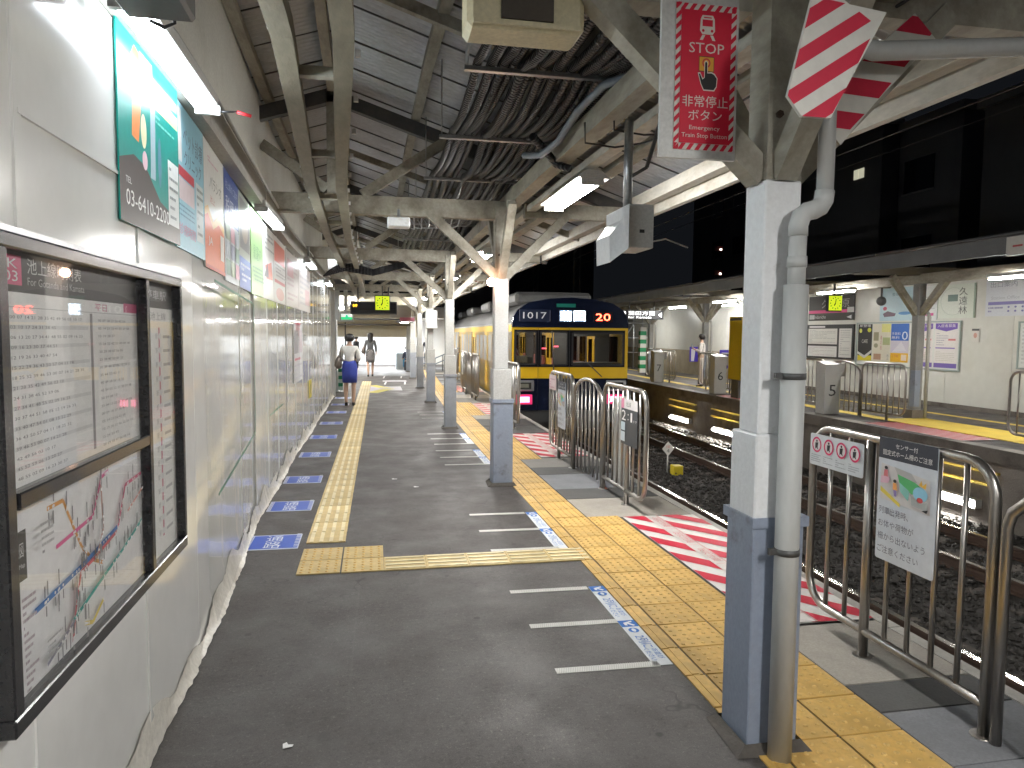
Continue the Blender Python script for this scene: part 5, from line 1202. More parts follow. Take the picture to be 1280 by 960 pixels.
def clock(x, y, z, s, label, hour=7, minute=1):
    T = thing('station_clock', label, 'clock', (x, y, z), 'square yellow green station clocks')
    mb = MB(); mb.box(x, x+s, y, y+.1, z, z+s, b=.02); mb.build('clock_case', BLACKP, T)
    it = [('r', .06, .06, .94, .94, (.50, .62, .02, .9))]
    for k in range(12):
        a = R(30*k); c, q = math.cos(a), math.sin(a); it.append(('p', [(.5+.30*q-.025*c, .5+.30*c+.025*q), (.5+.30*q+.025*c, .5+.30*c-.025*q), (.5+.38*q+.025*c, .5+.38*c-.025*q), (.5+.38*q-.025*c, .5+.38*c+.025*q)], (.01, .01, .01, 0)))
    for a, L, w in ((R(30*hour), .17, .035), (R(6*minute), .26, .025)):
        c, q = math.cos(a), math.sin(a); it.append(('p', [(.5-w*c, .5+w*q), (.5+w*c, .5-w*q), (.5+L*q+w*c, .5+L*c-w*q), (.5+L*q-w*c, .5+L*c+w*q)], (.01, .01, .01, 0)))
    art('clock_face', s, s, it, face_cam(x, y-.004, z), base=None, parent=T)
    mb = MB(); mb.beam((x+s/2, y+.05, z+s), (x+s/2, y+.05, z+s+.25), .03, .03); mb.build('stem', DGREY, T)
    return T
opposite_things()
clock(.03, 19.4, 2.22, .41, 'square yellow green clock hanging beside the departure display')

# ------------------------------------------------------------------ far end of the near platform
def far_end():
    T = thing('departure_display', 'dark hanging departure display with small amber lettering', 'display', (0, 20, 2.1))
    mb = MB(); mb.box(-.60, .62, 19.56, 19.86, 2.13, 2.47, b=.01); mb.build('case', DGREY, T)
    art('display_face', 1.16, .26, [('t', '各停', .03, .58, .13, .86, (1., .55, .03, 4.)), ('r', .0, .46, 1, .48, (.01, .01, .01)), ('r', .2, .3, .45, .4, (.02, .02, .02))], face_cam(-.57, 19.555, 2.17), base=(.03, .03, .035), parent=T)
    for x in (-.4, .4):
        mb = MB(); mb.tube([(x, 19.7, 2.47), (x, 19.7, 2.86)], .02, 8); mb.build('hanger', DGREY, T)
    CR = mat('cream_panel', (.58, .54, .42), .6, dirt=.4, dcol=(.4, .36, .26), dscale=1)
    T = thing('exit_hall', 'bright exit hall with cream stepped ceiling at the far end of the platform', 'hall', (0, 32, 0))
    for k, (y, z) in enumerate(((25.5, 2.55), (27.2, 2.36), (28.9, 2.15), (30.6, 1.95))):
        mb = MB(); mb.box(-3.2, 1.7, y, y+1.68, z, z+.06); mb.build('ceiling_step', CR, T)
        mb = MB(); mb.box(-3.2, 1.7, y, y+.06, z+.065, z+.34); mb.build('step_face', CR, T)
        mb = MB(); mb.box(-3.2, 1.6, y-.03, y-.002, z-.01, z+.05); mb.build('step_trim', DGREY, T)
    mb = MB(); mb.box(-3.2, 1.9, 32.3, 32.5, 1.45, 2.2); mb.build('lintel', CR, T)
    WB = mat('bright_white_panel', (.78, .79, .80), .5)
    mb = MB(); mb.box(-4, 4.2, 38, 38.1, -.6, 3.0); mb.build('back_wall', WB, T)
    mb = MB(); mb.box(-3.4, -3.3, 24, 38, -.1, 3.0); mb.build('side_wall', WB, T)
    mb = MB(); mb.box(-3.2, 3., 31.5, 37.9, 2.25, 2.3); mb.build('hall_ceiling', WB, T)
    for x in (1.60, 2.15):
        mb = MB(); mb.box(x, x+.14, 30.5, 30.64, 0, 2.5); mb.build('hall_post', LGREY, T)
    mb = MB(); mb.box(.1, 1.1, 34.95, 35.05, 2.18, 2.23); mb.build('ceiling_tube', TUBE, T); area(.3, 34.6, 2.12, 4., 1.8, 520, (.92, .97, 1.), (0, 0, 0), T)
    area(-1.6, 28, 2.0, 2.0, .3, 120, (1., .97, .9), (0, 0, 0), T)
    mb = MB(); mb.box(-1.9, -.85, 24.9, 25.05, 2.42, 2.50); mb.build('ceiling_tube', TUBE, T)
    art('exit_sign', .62, .26, [('t', 'Exit', .1, .2, .9, .85, (.03, .03, .03))], face_cam(-.6, 36.5, 1.9), base=(.75, .70, .40), t=.03, label='small Exit sign hanging in the far hall', cat='sign')
    T = thing('emergency_exit_sign', 'green and white emergency exit light on a white post by the wall end', 'sign', (-1.3, 23.5, 0))
    mb = MB(); mb.box(-1.12, -.62, 23.5, 23.62, 1.98, 2.30, b=.01); mb.build('sign_case', LGREY, T)
    art('sign_face', .34, .18, [('r', 0, 0, 1, .45, (.02, .35, .12, 1.5)), ('c', .5, .7, .1, .15, (.02, .4, .2, 1.)), ('p', [(.35, .2), (.65, .2), (.6, .7), (.4, .6)], (.02, .4, .2, 1.))], face_cam(-1.0, 23.494, 2.05), base=(.7, .75, .7), em=.8, parent=T)
    mb = MB(); mb.box(-.92, -.80, 23.52, 23.60, 2.31, 3.0); mb.build('hanger', LGREY, T)
    mb = MB(); mb.box(-.90, -.86, 23.56, 23.6, 0, 1.97); mb.build('pole', DGREY, T)
    # white cabinets at the wall end
    T = thing('white_locker', 'tall white cabinet with a grey band at the end of the temporary wall', 'cabinet', (-1.3, 20, 0))
    mb = MB(); mb.box(-2.0, -1.0, 20.4, 21., .72, 2.0, b=.01); mb.build('upper_door', mat('locker_white', (.70, .74, .76), .35), T)
    mb = MB(); mb.box(-2.0, -.98, 20.4, 21., 0, .60, b=.01); mb.build('lower_door', mat('locker_grey', (.55, .60, .60), .4), T)
    mb = MB(); mb.box(-2.0, -1.01, 20.45, 21., .60, .72); mb.build('band', DGREY, T)
    T = thing('striped_post', 'low green and white striped post behind the woman', 'post', (-.85, 20.4, 0))
    for k in range(6):
        mb = MB(); mb.box(-.96, -.84, 20.4, 20.6, .05+.1*k, .15+.1*k-.002); mb.build('post_band', flat((.02, .20, .10) if k % 2 else (.5, .6, .55)), T)
    art('wall_sign', .5, .3, rows(.1, .1, .9, .9, 3, (.3, .3, .3)), face_cam(-1.7, 22.3, 2.05), base=(.7, .7, .7), t=.02, label='pale sign on the wall past the tall white cabinet', cat='sign')
    mb = MB(); mb.box(-2.0, -1.0, 22.3, 22.4, 2.0, 2.9); mb.build('side_panel', mat('locker_white', (.70, .74, .76), .35), label='white side panel over the cabinet beyond the wall end', cat='panel')
    # dark ceiling lamp with a shade
    T = thing('shade_lamp', 'dark shaded lamp hanging before the exit hall', 'lamp', (1.0, 27, 1.9))
    mb = MB(); mb.loft([(1.05, 25, 2.0, .35, .35), (1.05, 25, 2.04, .30, .30), (1.05, 25, 2.10, .06, .06)], 14); mb.build('shade', DGREY, T)
    mb = MB(); mb.loft([(1.05, 25, 1.975, .08, .08), (1.05, 25, 1.998, .14, .14)], 12); mb.build('bulb', TUBE, T); mb = MB(); mb.tube([(1.05, 25, 2.1), (1.05, 25, 2.55)], .015, 6); mb.build('stem', DGREY, T)
    # hall things
    T = thing('ticket_machine', 'white machine with a blue and pink front beside the far hall', 'machine', (.9, 33, 0))
    mb = MB(); mb.box(1.0, 1.9, 33, 33.6, -.3, .75, b=.03); mb.build('cabinet', flat((.6, .68, .74)), T); mb = MB(); mb.box(1.3, 1.8, 32.98, 33., .1, .5); mb.build('panel', flat((.1, .35, .6)), T)
    mb = MB()
    T = thing('stair_railing', 'blue grey stair railing right of the far hall', 'railing', (3, 31, 0))
    for k in range(6):
        mb = MB(); mb.tube([(2.0+.32*k, 31.5, -.3), (2.0+.32*k, 31.5, .25+.14*k)], .02, 6); mb.build('baluster', DGREY, T)
    for dz in (0, -.25):
        mb = MB(); mb.tube([(1.9, 31.5, .22+dz), (3.8, 31.5, 1.06+dz)], .025, 6); mb.build('handrail', mat('blue_grey_rail', (.15, .2, .28), .4), T)
    T = thing('pink_sign', 'small pink topped hanging sign by the distant pillars', 'sign', (1.1, 22, 2))
    art('sign_face', .45, .12, [], face_cam(.80, 22.5, 2.0), base=(.62, .2, .3), parent=T); mb = MB(); mb.box(.5, 1.15, 22.55, 22.7, 2.12, 2.5); mb.build('case', LGREY, T)
far_end()

# ------------------------------------------------------------------ train
def holed(mb, O, U, V, u0, u1, v0, v1, holes, m=0):
    """rectangular skin with rectangular openings, in the plane O + u*U + v*V"""
    us = sorted({u0, u1, *[h[0] for h in holes], *[h[1] for h in holes]}); vs = sorted({v0, v1, *[h[2] for h in holes], *[h[3] for h in holes]})
    O, U, V = Vector(O), Vector(U), Vector(V)
    for a, b in zip(us, us[1:]):
        for c, d in zip(vs, vs[1:]):
            mu, mv = (a+b)/2, (c+d)/2
            if any(h[0] < mu < h[1] and h[2] < mv < h[3] for h in holes): continue
            mb.add([O+U*a+V*c, O+U*b+V*c, O+U*b+V*d, O+U*a+V*d], [(0, 1, 2, 3)], m)
def train():
    NV = mat('navy_train_paint', (.005, .009, .028), .22, coat=.5, fine=.05); YL = mat('yellow_train_paint', (.80, .50, .012), .35, coat=.15, fine=.03, dirt=.12, dcol=(.5, .3, .02))
    SS = mat('stainless_train_side', (.42, .40, .37), .32, metal=.8, dirt=.4, dcol=(.2, .19, .17), dscale=2, stretch=(1, .3, 3)); BK = mat('black_window_surround', (.015, .015, .018), .25)
    GL = glass('train_glass', (.85, .87, .88), top=.12); INT = mat('train_interior', (.60, .57, .52), .6); GLF = glass('front_glass', (.66, .68, .70), refl=.10, top=.3); GS = glass('side_glass', (.42, .34, .31), top=.10)
    def car(y0, L, front, label, group=True):
        T = thing('commuter_train_car', label, 'train car', (0, y0, -1), 'cars of the yellow train')
        W_ = 1.38
        # roof
        mb = MB(); prof = [(-W_, 1.86), (-W_+.03, 2.02), (-W_+.13, 2.20), (-W_+.40, 2.36), (-.5, 2.46), (0, 2.49), (.5, 2.46), (W_-.40, 2.36), (W_-.13, 2.20), (W_-.03, 2.02), (W_, 1.86)]
        n = len(prof); vs = [(px, y, pz) for y in (y0+.06, y0+L) for px, pz in prof]; mb.add(vs, [(k, k+1, n+k+1, n+k) for k in range(n-1)], 0, True)
        for k in range(int(L/.5)): pass
        mb.build('roof', mat('train_roof', (.11, .108, .105), .6, metal=.0, dirt=.5), T)
        # sides with window and door openings
        doors = [y0+2.3+k*(L-4.6-1.3)/2 for k in range(3)]; wins = []
        for a, b in zip(doors, doors[1:]):
            s0 = a+1.3; s1 = b; q = (s1-s0-.35)/2
            wins += [(s0+.22+1.05*k_, s0+.22+1.05*k_+.72) for k_ in range(int((s1-s0-.2)/1.05))]
        wins += [(y0+.75, y0+1.5), (y0+L-1.75, y0+L-.6)]
        for s in (-1, 1):
            holes = [(a, b, .86, 1.60) for a, b in wins]+[(a, a+1.3, -.02, 1.70) for a in doors]
            mb = MB(); holed(mb, (s*W_, 0, 0), (0, 1, 0), (0, 0, 1), y0+.06, y0+L, .72, 1.86, [h for h in holes], 0); mb.build('yellow_side', YL, T)
            mb = MB(); holed(mb, (s*W_, 0, 0), (0, 1, 0), (0, 0, 1), y0+.06, y0+L, -.12, .72, [h for h in holes if h[2] < 0], 0); mb.build('steel_side', SS, T)
            mb = MB(); mb.box(s*W_-.01, s*W_+.012, y0+.1, y0+L, 1.862, 1.90); mb.build('gutter_rail', ALU, T)
            for a in doors:
                for k in range(2):
                    o = MB(); holed(o, (s*(W_-.03), 0, 0), (0, 1, 0), (0, 0, 1), a+.65*k+.005, a+.65*k+.645, -.02, 1.70, [(a+.65*k+.13, a+.65*k+.52, .80, 1.52)]); dl = o.build('door_leaf', YL, T)
                    o = MB(); o.box(s*(W_-.035)-.002, s*(W_-.035)+.002, a+.65*k+.13, a+.65*k+.52, .80, 1.52); o.build('door_window', GS, dl)
            for a, b in wins:
                o = MB(); o.box(s*(W_-.02)-.002, s*(W_-.02)+.002, a, b, .86, 1.60); wn = o.build('side_window', GS, T)
                o = MB()
                for q in (a, (a+b)/2-.015, b-.03): o.box(s*(W_-.012)-.008, s*(W_-.012)+.008, q, q+.03, .86, 1.60)
                o.build('window_bar', ALU, wn)
        # floor, ceiling, seats, lit tubes inside
        mb = MB(); mb.box(-W_+.04, W_-.04, y0+.1, y0+L-.02, -.14, -.02); mb.build('floor', INT, T)
        mb = MB(); mb.box(-W_+.06, W_-.06, y0+1.4, y0+L-.05, 2.0, 2.04); mb.build('ceiling', INT, T)
        mb = MB(); mb.box(-.55, -.47, y0+1.6, y0+L-.5, 1.965, 1.99); mb.box(.47, .55, y0+1.6, y0+L-.5, 1.965, 1.99); mb.build('interior_tube', glow('interior_tube', (1, .93, .82), 7), T)
        area(0, y0+L/2, 1.94, 1.0, L-3, 220, (1, .93, .82), (0, 0, 0), T)
        for a, b in zip([y0+1.2]+[d+1.35 for d in doors], [d-.05 for d in doors]+[y0+L-.2]):
            if b-a < .8: continue
            for s in (-1, 1):
                mb = MB(); mb.box(min(s*1.34, s*.92), max(s*1.34, s*.92), a+.1, b-.1, .18, .42); mb.box(min(s*1.34, s*1.24), max(s*1.34, s*1.24), a+.1, b-.1, .42, .84); mb.build('bench_seat', mat('seat_fabric', (.30, .10, .09), .8), T)
        # underframe and bogies
        mb = MB(); mb.box(-1.1, 1.1, y0+.5, y0+L-.5, -.40, -.15); mb.box(-.9, .9, y0+6, y0+L-6, -.85, -.4); mb.build('underframe', DGREY, T)
        for yb in (y0+2.6, y0+L-2.6):
            bo = MB(); bo.box(-1.0, 1.0, yb-1.5, yb+1.5, -.72, -.5, b=.03); bb = bo.build('bogie', DGREY, T)
            for dy in (-1.05, 1.05):
                for s in (-1, 1):
                    w = MB(); w.tube([(s*.47, yb+dy, -.60), (s*.60, yb+dy, -.60)], .40, 20); w.build('wheel', RUST, bb)
        for k in range(3 if L > 10 else 1):
            yy = y0+1.9+k*(L-6.0)/2; mb = MB(); mb.bev(-1.0, 1.0, yy, yy+2.2, 2.40, 2.72, .08); ac = mb.build('air_conditioner', mat('roof_unit', (.26, .255, .245), .5, dirt=.4), T)
            mb = MB(); [mb.box(-.8, .8, yy+.2+.2*q, yy+.24+.2*q, 2.72, 2.735) for q in range(9)]; mb.build('vent_slat', DGREY, ac)
        return T
    def face(T, y0):
        W_ = 1.38; f = lambda x, z: (x, z)
        # outline half-width by height
        def hw(z): return W_ if z < 1.86 else (W_-.02 if z < 2.02 else W_-.15+.0)
        # windows: x ranges measured from left
        w1 = (-1.30, -.82, .95, 1.70); w2 = (-.71, -.08, .93, 1.70); w3 = (.04, 1.26, .93, 1.68)
        mb = MB(); holed(mb, (0, y0, 0), (1, 0, 0), (0, 0, 1), -W_, W_, .62, 1.80, [(-1.33, 1.30, .89, 1.74)]); mb.build('yellow_band', YL, T)
        mb = MB(); holed(mb, (0, y0-.012, 0), (1, 0, 0), (0, 0, 1), -1.335, 1.305, .885, 1.745, [w1, w2, w3]); mb.build('window_surround', BK, T)
        # deep reveals
        for w in (w1, w2, w3):
            mb = MB(); mb.box(w[0]-.01, w[1]+.01, y0-.001, y0+.003, w[2]-.01, w[3]+.01); p = mb.build('front_window', GLF, T)
            mb = MB()
            for a in ((w[0]-.015, w[0]+.02, w[2], w[3]), (w[1]-.02, w[1]+.015, w[2], w[3]), (w[0]+.02, w[1]-.02, w[2]-.015, w[2]+.02), (w[0]+.02, w[1]-.02, w[3]-.02, w[3]+.015)): mb.box(a[0], a[1], y0-.022, y0-.013, a[2], a[3])
            q = .085
            for (cx, cz, sx_, sz_) in ((w[0], w[2], 1, 1), (w[1], w[2], -1, 1), (w[0], w[3], 1, -1), (w[1], w[3], -1, -1)):
                A = [(cx+sx_*q*(1-math.cos(R(t))), cz+sz_*q*(1-math.sin(R(t)))) for t in (0, 22, 45, 68, 90)]
                mb.add([(cx-sx_*.005, y0-.0145, cz-sz_*.005)]+[(a, y0-.0145, b) for a, b in A], [(0, k+1, k+2) for k in range(4)])
            mb.build('window_gasket', BLACKP, p)
        # navy cap
        pr = [(-W_, 1.80), (W_, 1.80), (W_, 1.90), (W_-.03, 2.04), (W_-.12, 2.20), (W_-.38, 2.37), (.5, 2.465), (0, 2.495), (-.5, 2.465), (-W_+.38, 2.37), (-W_+.12, 2.20), (-W_+.03, 2.04), (-W_, 1.90)]
        mb = MB(); mb.prism(pr, face_cam(0, y0-.02, 0), .08); mb.build('navy_cap', NV, T)
        mb = MB(); mb.prism([(-W_, -.12), (W_, -.12), (W_, .62), (-W_, .62)], face_cam(0, y0-.012, 0), .08); mb.build('navy_apron', NV, T)
        mb = MB(); mb.prism([(-W_+.05, -.42), (W_-.05, -.42), (W_, -.12), (-W_, -.12)], face_cam(0, y0+.1, 0), .08); mb.build('lower_skirt', DGREY, T)
        # cab side corners
        for s in (-1, 1):
            mb = MB(); mb.box(min(s*W_, s*(W_-.03)), max(s*W_, s*(W_-.03)), y0-.01, y0+.08, -.12, .62); mb.build('corner_trim', NV, T)
        # centre door edges
        mb = MB()
        for x in (-.77, -.03): mb.box(x-.003, x+.003, y0-.024, y0-.0135, -.1, 1.78)
        mb.build('door_seam', BLACKP, T)
        # displays
        art('number_plate', .72, .28, [('t', '1017', .12, .25, .88, .78, (.88, .88, .88)), ('r', .0, .05, .015, .95, (.2, .2, .25)), ('r', .985, .05, 1, .95, (.2, .2, .25))], face_cam(-1.22, y0-.034, 1.93), base=(.015, .022, .05), parent=T)
        art('destination_display', .66, .30, [('t', '蒲', .05, .12, .46, .88, (.75, .9, 1., 9.)), ('t', '田', .54, .12, .95, .88, (.75, .9, 1., 9.)), ('r', .04, .10, .47, .90, (.35, .5, .7, 1.6)), ('r', .53, .10, .96, .90, (.35, .5, .7, 1.6)), ('t', '蒲', .05, .12, .46, .88, (.8, .92, 1., 12.)), ('t', '田', .54, .12, .95, .88, (.8, .92, 1., 12.))], face_cam(-.30, y0-.034, 1.92), base=(.01, .012, .02), parent=T)
        art('run_number_display', .46, .24, [('t', '20', .12, .15, .88, .85, (1., .06, .03, 14.))], face_cam(.53, y0-.034, 1.93), base=(.02, .01, .012), parent=T)
        mb = MB(); mb.box(-.35, .10, y0-.034, y0-.0205, 2.27, 2.35); mb.build('top_lamp_strip', flat((.01, .15, .11), .15), T)
        # head and tail lights on both sides
        for s in (-1, 1):
            cx = s*1.10
            mb = MB(); mb.box(cx-.24, cx+.24, y0-.05, y0-.013, .33, .58, b=.012); h = mb.build('headlight', ALU, T)
            mb = MB(); mb.box(cx-.17, cx+.17, y0-.056, y0-.049, .38, .53); mb.build('headlight_lens', mat('dark_lens', (.04, .04, .035), .12), h)
            mb = MB(); mb.box(cx-.11, cx+.11, y0-.062, y0-.055, .41, .50); mb.build('lamp_bulb', mat('bulb_glass', (.22, .22, .18), .15), h)
            mb = MB(); mb.box(cx-.22, cx+.20, y0-.05, y0-.013, .02, .25, b=.012); h = mb.build('tail_light', flat((.55, .03, .12), .8), T)
            mb = MB(); mb.box(cx-.15, cx+.13, y0-.06, y0-.049, .07, .20); mb.build('tail_light_lens', glow('tail_red', (1., .10, .25), 6.5), h)
        # wiper, cab things, coupler
        mb = MB(); mb.tube([(-.45, y0-.03, 1.72), (-.42, y0-.03, 1.2), (-.40, y0-.03, .80)], .014, 6); mb.tube([(.34, y0-.03, 1.05), (.75, y0-.03, .66)], .012, 6); mb.build('wiper', DGREY, T)
        mb = MB(); mb.box(-1.3, -.85, y0+.25, y0+.6, -.02, 1.12); mb.box(.1, 1.28, y0+.25, y0+.75, -.02, .98); mb.build('cab_desk', mat('cab_desk', (.22, .22, .21), .5), T)
        mb = MB(); mb.box(-1.28, -.98, y0+.22, y0+.28, .98, 1.14); mb.build('cab_panel', flat((.66, .60, .45)), T)
        mb = MB(); holed(mb, (0, y0+1.35, 0), (1, 0, 0), (0, 0, 1), -W_+.05, W_-.05, -.02, 2.0, [(-1.20, -.82, .9, 1.75), (-.62, -.1, .7, 1.75), (.30, .95, .95, 1.6)]); mb.build('cab_bulkhead', mat('bulkhead', (.20, .195, .18), .5), T)
        mb = MB(); mb.box(-1.20, -.82, y0+1.34, y0+1.345, .9, 1.7); mb.build('rear_window', GL, T)
        for x in (-.50, -.20):
            mb = MB(); mb.box(x, x+.11, y0+.9, y0+.93, 1.28+.05*(x > -.3), 1.315+.05*(x > -.3)); mb.build('red_display', glow('red_led', (1, .03, .08), 4.), T)
        mb = MB(); mb.tube([(-1.25, y0+.5, 1.4), (-1.05, y0+.9, 1.1)], .015, 6); mb.build('cab_rail', ALU, T)
        mb = MB(); mb.box(-.16, .16, y0-.45, y0+.1, -.52, -.28, b=.03); mb.build('coupler', RUST, T)
        for x in (-1.5+.10,):
            mb = MB(); mb.tube([(-1.40, y0+.35, .3), (-1.42, y0+.35, .32), (-1.42, y0+.35, 1.4), (-1.40, y0+.35, 1.42)], .012, 6); mb.build('grab_rail', ALU, T)
        area(0, y0+.7, 1.9, 1.2, .5, 14, (1, .93, .82), (0, 0, 0), T)
    cars = []
    T = car(0, 17.5, True, 'leading car of the yellow and navy train with the number 1017'); face(T, 0)
    cars.append(T)
    mid = car(0, 17.5, False, 'second yellow car of the train, behind the leading one')
    third = None
    x, y, a = 4.50, 16.2, -.035
    for i, c in enumerate([T, mid]):
        c.location = Vector((x, y, -1)); c.rotation_euler = (0, 0, a)
        x += math.sin(-a)*17.9; y += math.cos(a)*17.9; a -= .035
    for c in cars: pass
    c3 = dup(mid, (x, y, -1), 'third yellow car at the far end of the train', (0, 0, a))
train()

# ------------------------------------------------------------------ people
SKIN = mat('skin', (.50, .32, .23), .5, fine=.03); HAIR = mat('black_hair', (.012, .010, .009), .45, bmp=.3, bscale=80)
def skin_obj(name, pts, edges, m, parent, root=0, lev=2):
    """pts: list of (x,y,z,r)"""
    bm = bmesh.new(); L = bm.verts.layers.skin.verify(); vs = []
    for i, p in enumerate(pts):
        v = bm.verts.new(p[:3]); r = p[3]; v[L].radius = (r, p[4] if len(p) > 4 else r); v[L].use_root = (i == root); vs.append(v)
    for a, b in edges: bm.edges.new((vs[a], vs[b]))
    me = bpy.data.meshes.new(name); bm.to_mesh(me); bm.free(); me.materials.append(m)
    o = put(name, me, parent)
    s = o.modifiers.new('skin', 'SKIN'); s.use_smooth_shade = True
    s = o.modifiers.new('sub', 'SUBSURF'); s.levels = lev; s.render_levels = lev
    return o
def person(label, loc, rot, h=1.6, top=(.7, .68, .64), bottom=(.03, .05, .30), skirt=True, hair='short', stride=.0, pose='down', shoes=(.01, .01, .01), bag=None, checked=False, tmat=None):
    """built facing +y in its own space, feet at z = 0"""
    T = thing('person', label, 'person'); k = h/1.6
    TM = tmat or mat('cloth_%s' % str(top), top, .8, fine=.08, bscale=20, bmp=.2); BM_ = mat('cloth_%s' % str(bottom), bottom, .75, fine=.1, bscale=20, bmp=.15)
    def S(*a): return tuple(v*k for v in a)
    st = stride
    P = [(0, 0, .88, .10), (0, 0, 1.0, .092), (0, .0, 1.14, .10), (0, -.01, 1.27, .095), (0, -.01, 1.36, .05), (0, .0, 1.42, .042), (0, .01, 1.47, .068), (0, .012, 1.53, .080), (0, .005, 1.575, .055)]
    E = [(i, i+1) for i in range(8)]
    for s in (-1, 1):
        n = len(P); d = st*s
        P += [(s*.08, 0, .82, .082), (s*.085, d*.5+.01, .47, .055), (s*.085, d*.9-.01, .28, .050), (s*.08, d-.03, .09, .032), (s*.08, d+.0, .045, .034), (s*.085, d+.10, .030, .027)]
        E += [(0, n)]+[(n+i, n+i+1) for i in range(5)]
    for s in (-1, 1):
        n = len(P)
        if pose == 'down' or (pose == 'phone' and s == 1): pts = [(s*.16, -.01, 1.30, .045), (s*.21, -.02, 1.05, .036), (s*.215, .04, .84, .026), (s*.21, .06, .77, .024)]
        elif pose == 'phone': pts = [(s*.16, -.01, 1.30, .045), (s*.20, .02, 1.06, .036), (s*.13, .22, 1.16, .026), (s*.10, .27, 1.21, .024)]
        elif pose == 'front': pts = [(s*.16, -.01, 1.30, .045), (s*.21, .0, 1.06, .036), (s*.15, .18, 1.0, .026), (s*.10, .23, 1.03, .024)]
        P += pts; E += [(3, n)]+[(n+i, n+i+1) for i in range(3)]
        hx, hy, hz = pts[-1][:3]; px, py, pz = pts[-2][:3]; d = Vector((hx-px, hy-py, hz-pz)).normalized(); side = Vector((0, 1, 0)) if pose == 'down' else Vector((1, 0, 0))
        for q in range(4):
            m = len(P); b = Vector((hx, hy, hz))+d*.02+side*(.012*(q-1.5)); e = b+d*(.045+.008*(1 if q in (1, 2) else 0))
            P += [(b.x, b.y, b.z, .009), (e.x, e.y, e.z, .006)]; E += [(n+3, m), (m, m+1)]
        m = len(P); b = Vector((hx, hy, hz))+side*.025+Vector((0, 0, .0)); e = b+d*.03+side*.012; P += [(e.x, e.y, e.z, .008)]; E += [(n+3, m)]
    skin_obj('body', [tuple(v*k for v in p) for p in P], E, SKIN, T)
    # face details
    mb = MB(); mb.add([S(-.012, .09, 1.49), S(.012, .09, 1.49), S(0, .112, 1.495), S(0, .092, 1.53)], [(0, 1, 2), (1, 3, 2), (3, 0, 2)]); mb.build('nose', SKIN, T)
    mb = MB()
    for s in (-1, 1): mb.box(*S(s*.028-.011, s*.028+.011, .083, .091, 1.522, 1.530))
    mb.build('eyes', BLACKP, T)
    mb = MB(); mb.box(*S(-.02, .02, .078, .085, 1.458, 1.464)); mb.build('mouth', flat((.35, .12, .1)), T)
    mb = MB()
    for s in (-1, 1): mb.loft([(s*.082*k, 0, 1.48*k, .006*k, .012*k), (s*.088*k, -.004, 1.505*k, .010*k, .020*k), (s*.086*k, -.004, 1.53*k, .006*k, .014*k)], 8)
    mb.build('ears', SKIN, T)
    # hair
    mb = MB(); R_ = [(0, -.028, 1.445, .060, .058), (0, -.024, 1.48, .088, .078), (0, -.018, 1.52, .097, .090), (0, -.012, 1.56, .093, .090), (0, -.006, 1.595, .074, .072), (0, -.004, 1.615, .040, .040), (0, 0, 1.622, .010, .010)]
    if hair == 'long': R_ = [(0, -.07, 1.16, .045, .02), (0, -.075, 1.25, .075, .03), (0, -.06, 1.36, .088, .04), (0, -.04, 1.43, .086, .058)]+R_[1:]
    mb.loft([tuple(v*k*(1.14 if q > 2 else 1) for q, v in enumerate(r)) for r in R_], 16); mb.build('hair', HAIR, T)
    # upper garment
    G = [(0, 0, .93, .125), (0, 0, 1.05, .118), (0, -.005, 1.17, .128), (0, -.012, 1.27, .118), (0, -.012, 1.345, .070)]; GE = [(i, i+1) for i in range(4)]
    for s in (-1, 1):
        n = len(G)
        if pose == 'down' or (pose == 'phone' and s == 1): G += [(s*.15, -.012, 1.295, .064), (s*.205, -.02, 1.08, .052), (s*.212, .02, .90, .042)]
        elif pose == 'front': G += [(s*.15, -.012, 1.295, .066), (s*.21, .0, 1.06, .058), (s*.17, .13, 1.015, .045)]
        else: G += [(s*.15, -.012, 1.295, .064), (s*.20, .02, 1.07, .052), (s*.155, .15, 1.13, .042)]
        GE += [(3, n), (n, n+1), (n+1, n+2)]
    skin_obj('top', [tuple(v*k for v in p) for p in G], GE, TM, T)
    if skirt:
        mb = MB(); mb.loft([tuple(v*k for v in r) for r in [(0, 0, 1.01, .135, .105), (0, -.004, .93, .158, .125), (0, -.008, .84, .172, .138), (0, 0, .68, .170, .128), (0, 0, .52, .162, .118)]], 20); mb.build('skirt', BM_, T)
    else:
        TP = [(0, 0, .95, .112), (0, 0, .88, .108)]; TE = [(0, 1)]
        for s in (-1, 1):
            n = len(TP); d = st*s; TP += [(s*.085, 0, .80, .088), (s*.085, d*.5+.01, .47, .066), (s*.083, d-.02, .08, .056)]; TE += [(1, n), (n, n+1), (n+1, n+2)]
        skin_obj('trousers', [tuple(v*k for v in p) for p in TP], TE, BM_, T)
    mb = MB()
    for s in (-1, 1):
        d = st*s; mb.loft([tuple(v*k for v in r) for r in [(s*.083, d+.035, .0, .036, .10), (s*.083, d+.03, .03, .037, .098), (s*.082, d-.01, .055, .034, .05), (s*.08, d-.03, .075, .030, .035)]], 12)
    mb.build('shoes', mat('shoe_%s' % str(shoes), shoes, .35), T)
    if bag:
        bt = MB(); x = -.22*k
        bt.loft([(x-.02, -.03*k, .84*k, .055*k, .15*k), (x-.03, -.03*k, .91*k, .085*k, .18*k), (x-.02, -.03*k, 1.02*k, .075*k, .16*k), (x, -.03*k, 1.13*k, .035*k, .07*k)], 14)
        bt.tube([S(-.21, -.10, 1.08), S(-.19, -.06, 1.24), S(-.15, -.01, 1.365), S(-.19, .04, 1.24), S(-.21, .06, 1.08)], .012*k, 6)
        b = bt.build('shoulder_bag', mat('bag_brown', bag, .5, dirt=.3), None, label='brown shoulder bag on the waiting woman' if h > 1.5 and skirt and pose == 'front' else 'brown bag carried at the side of the walking woman', cat='bag')
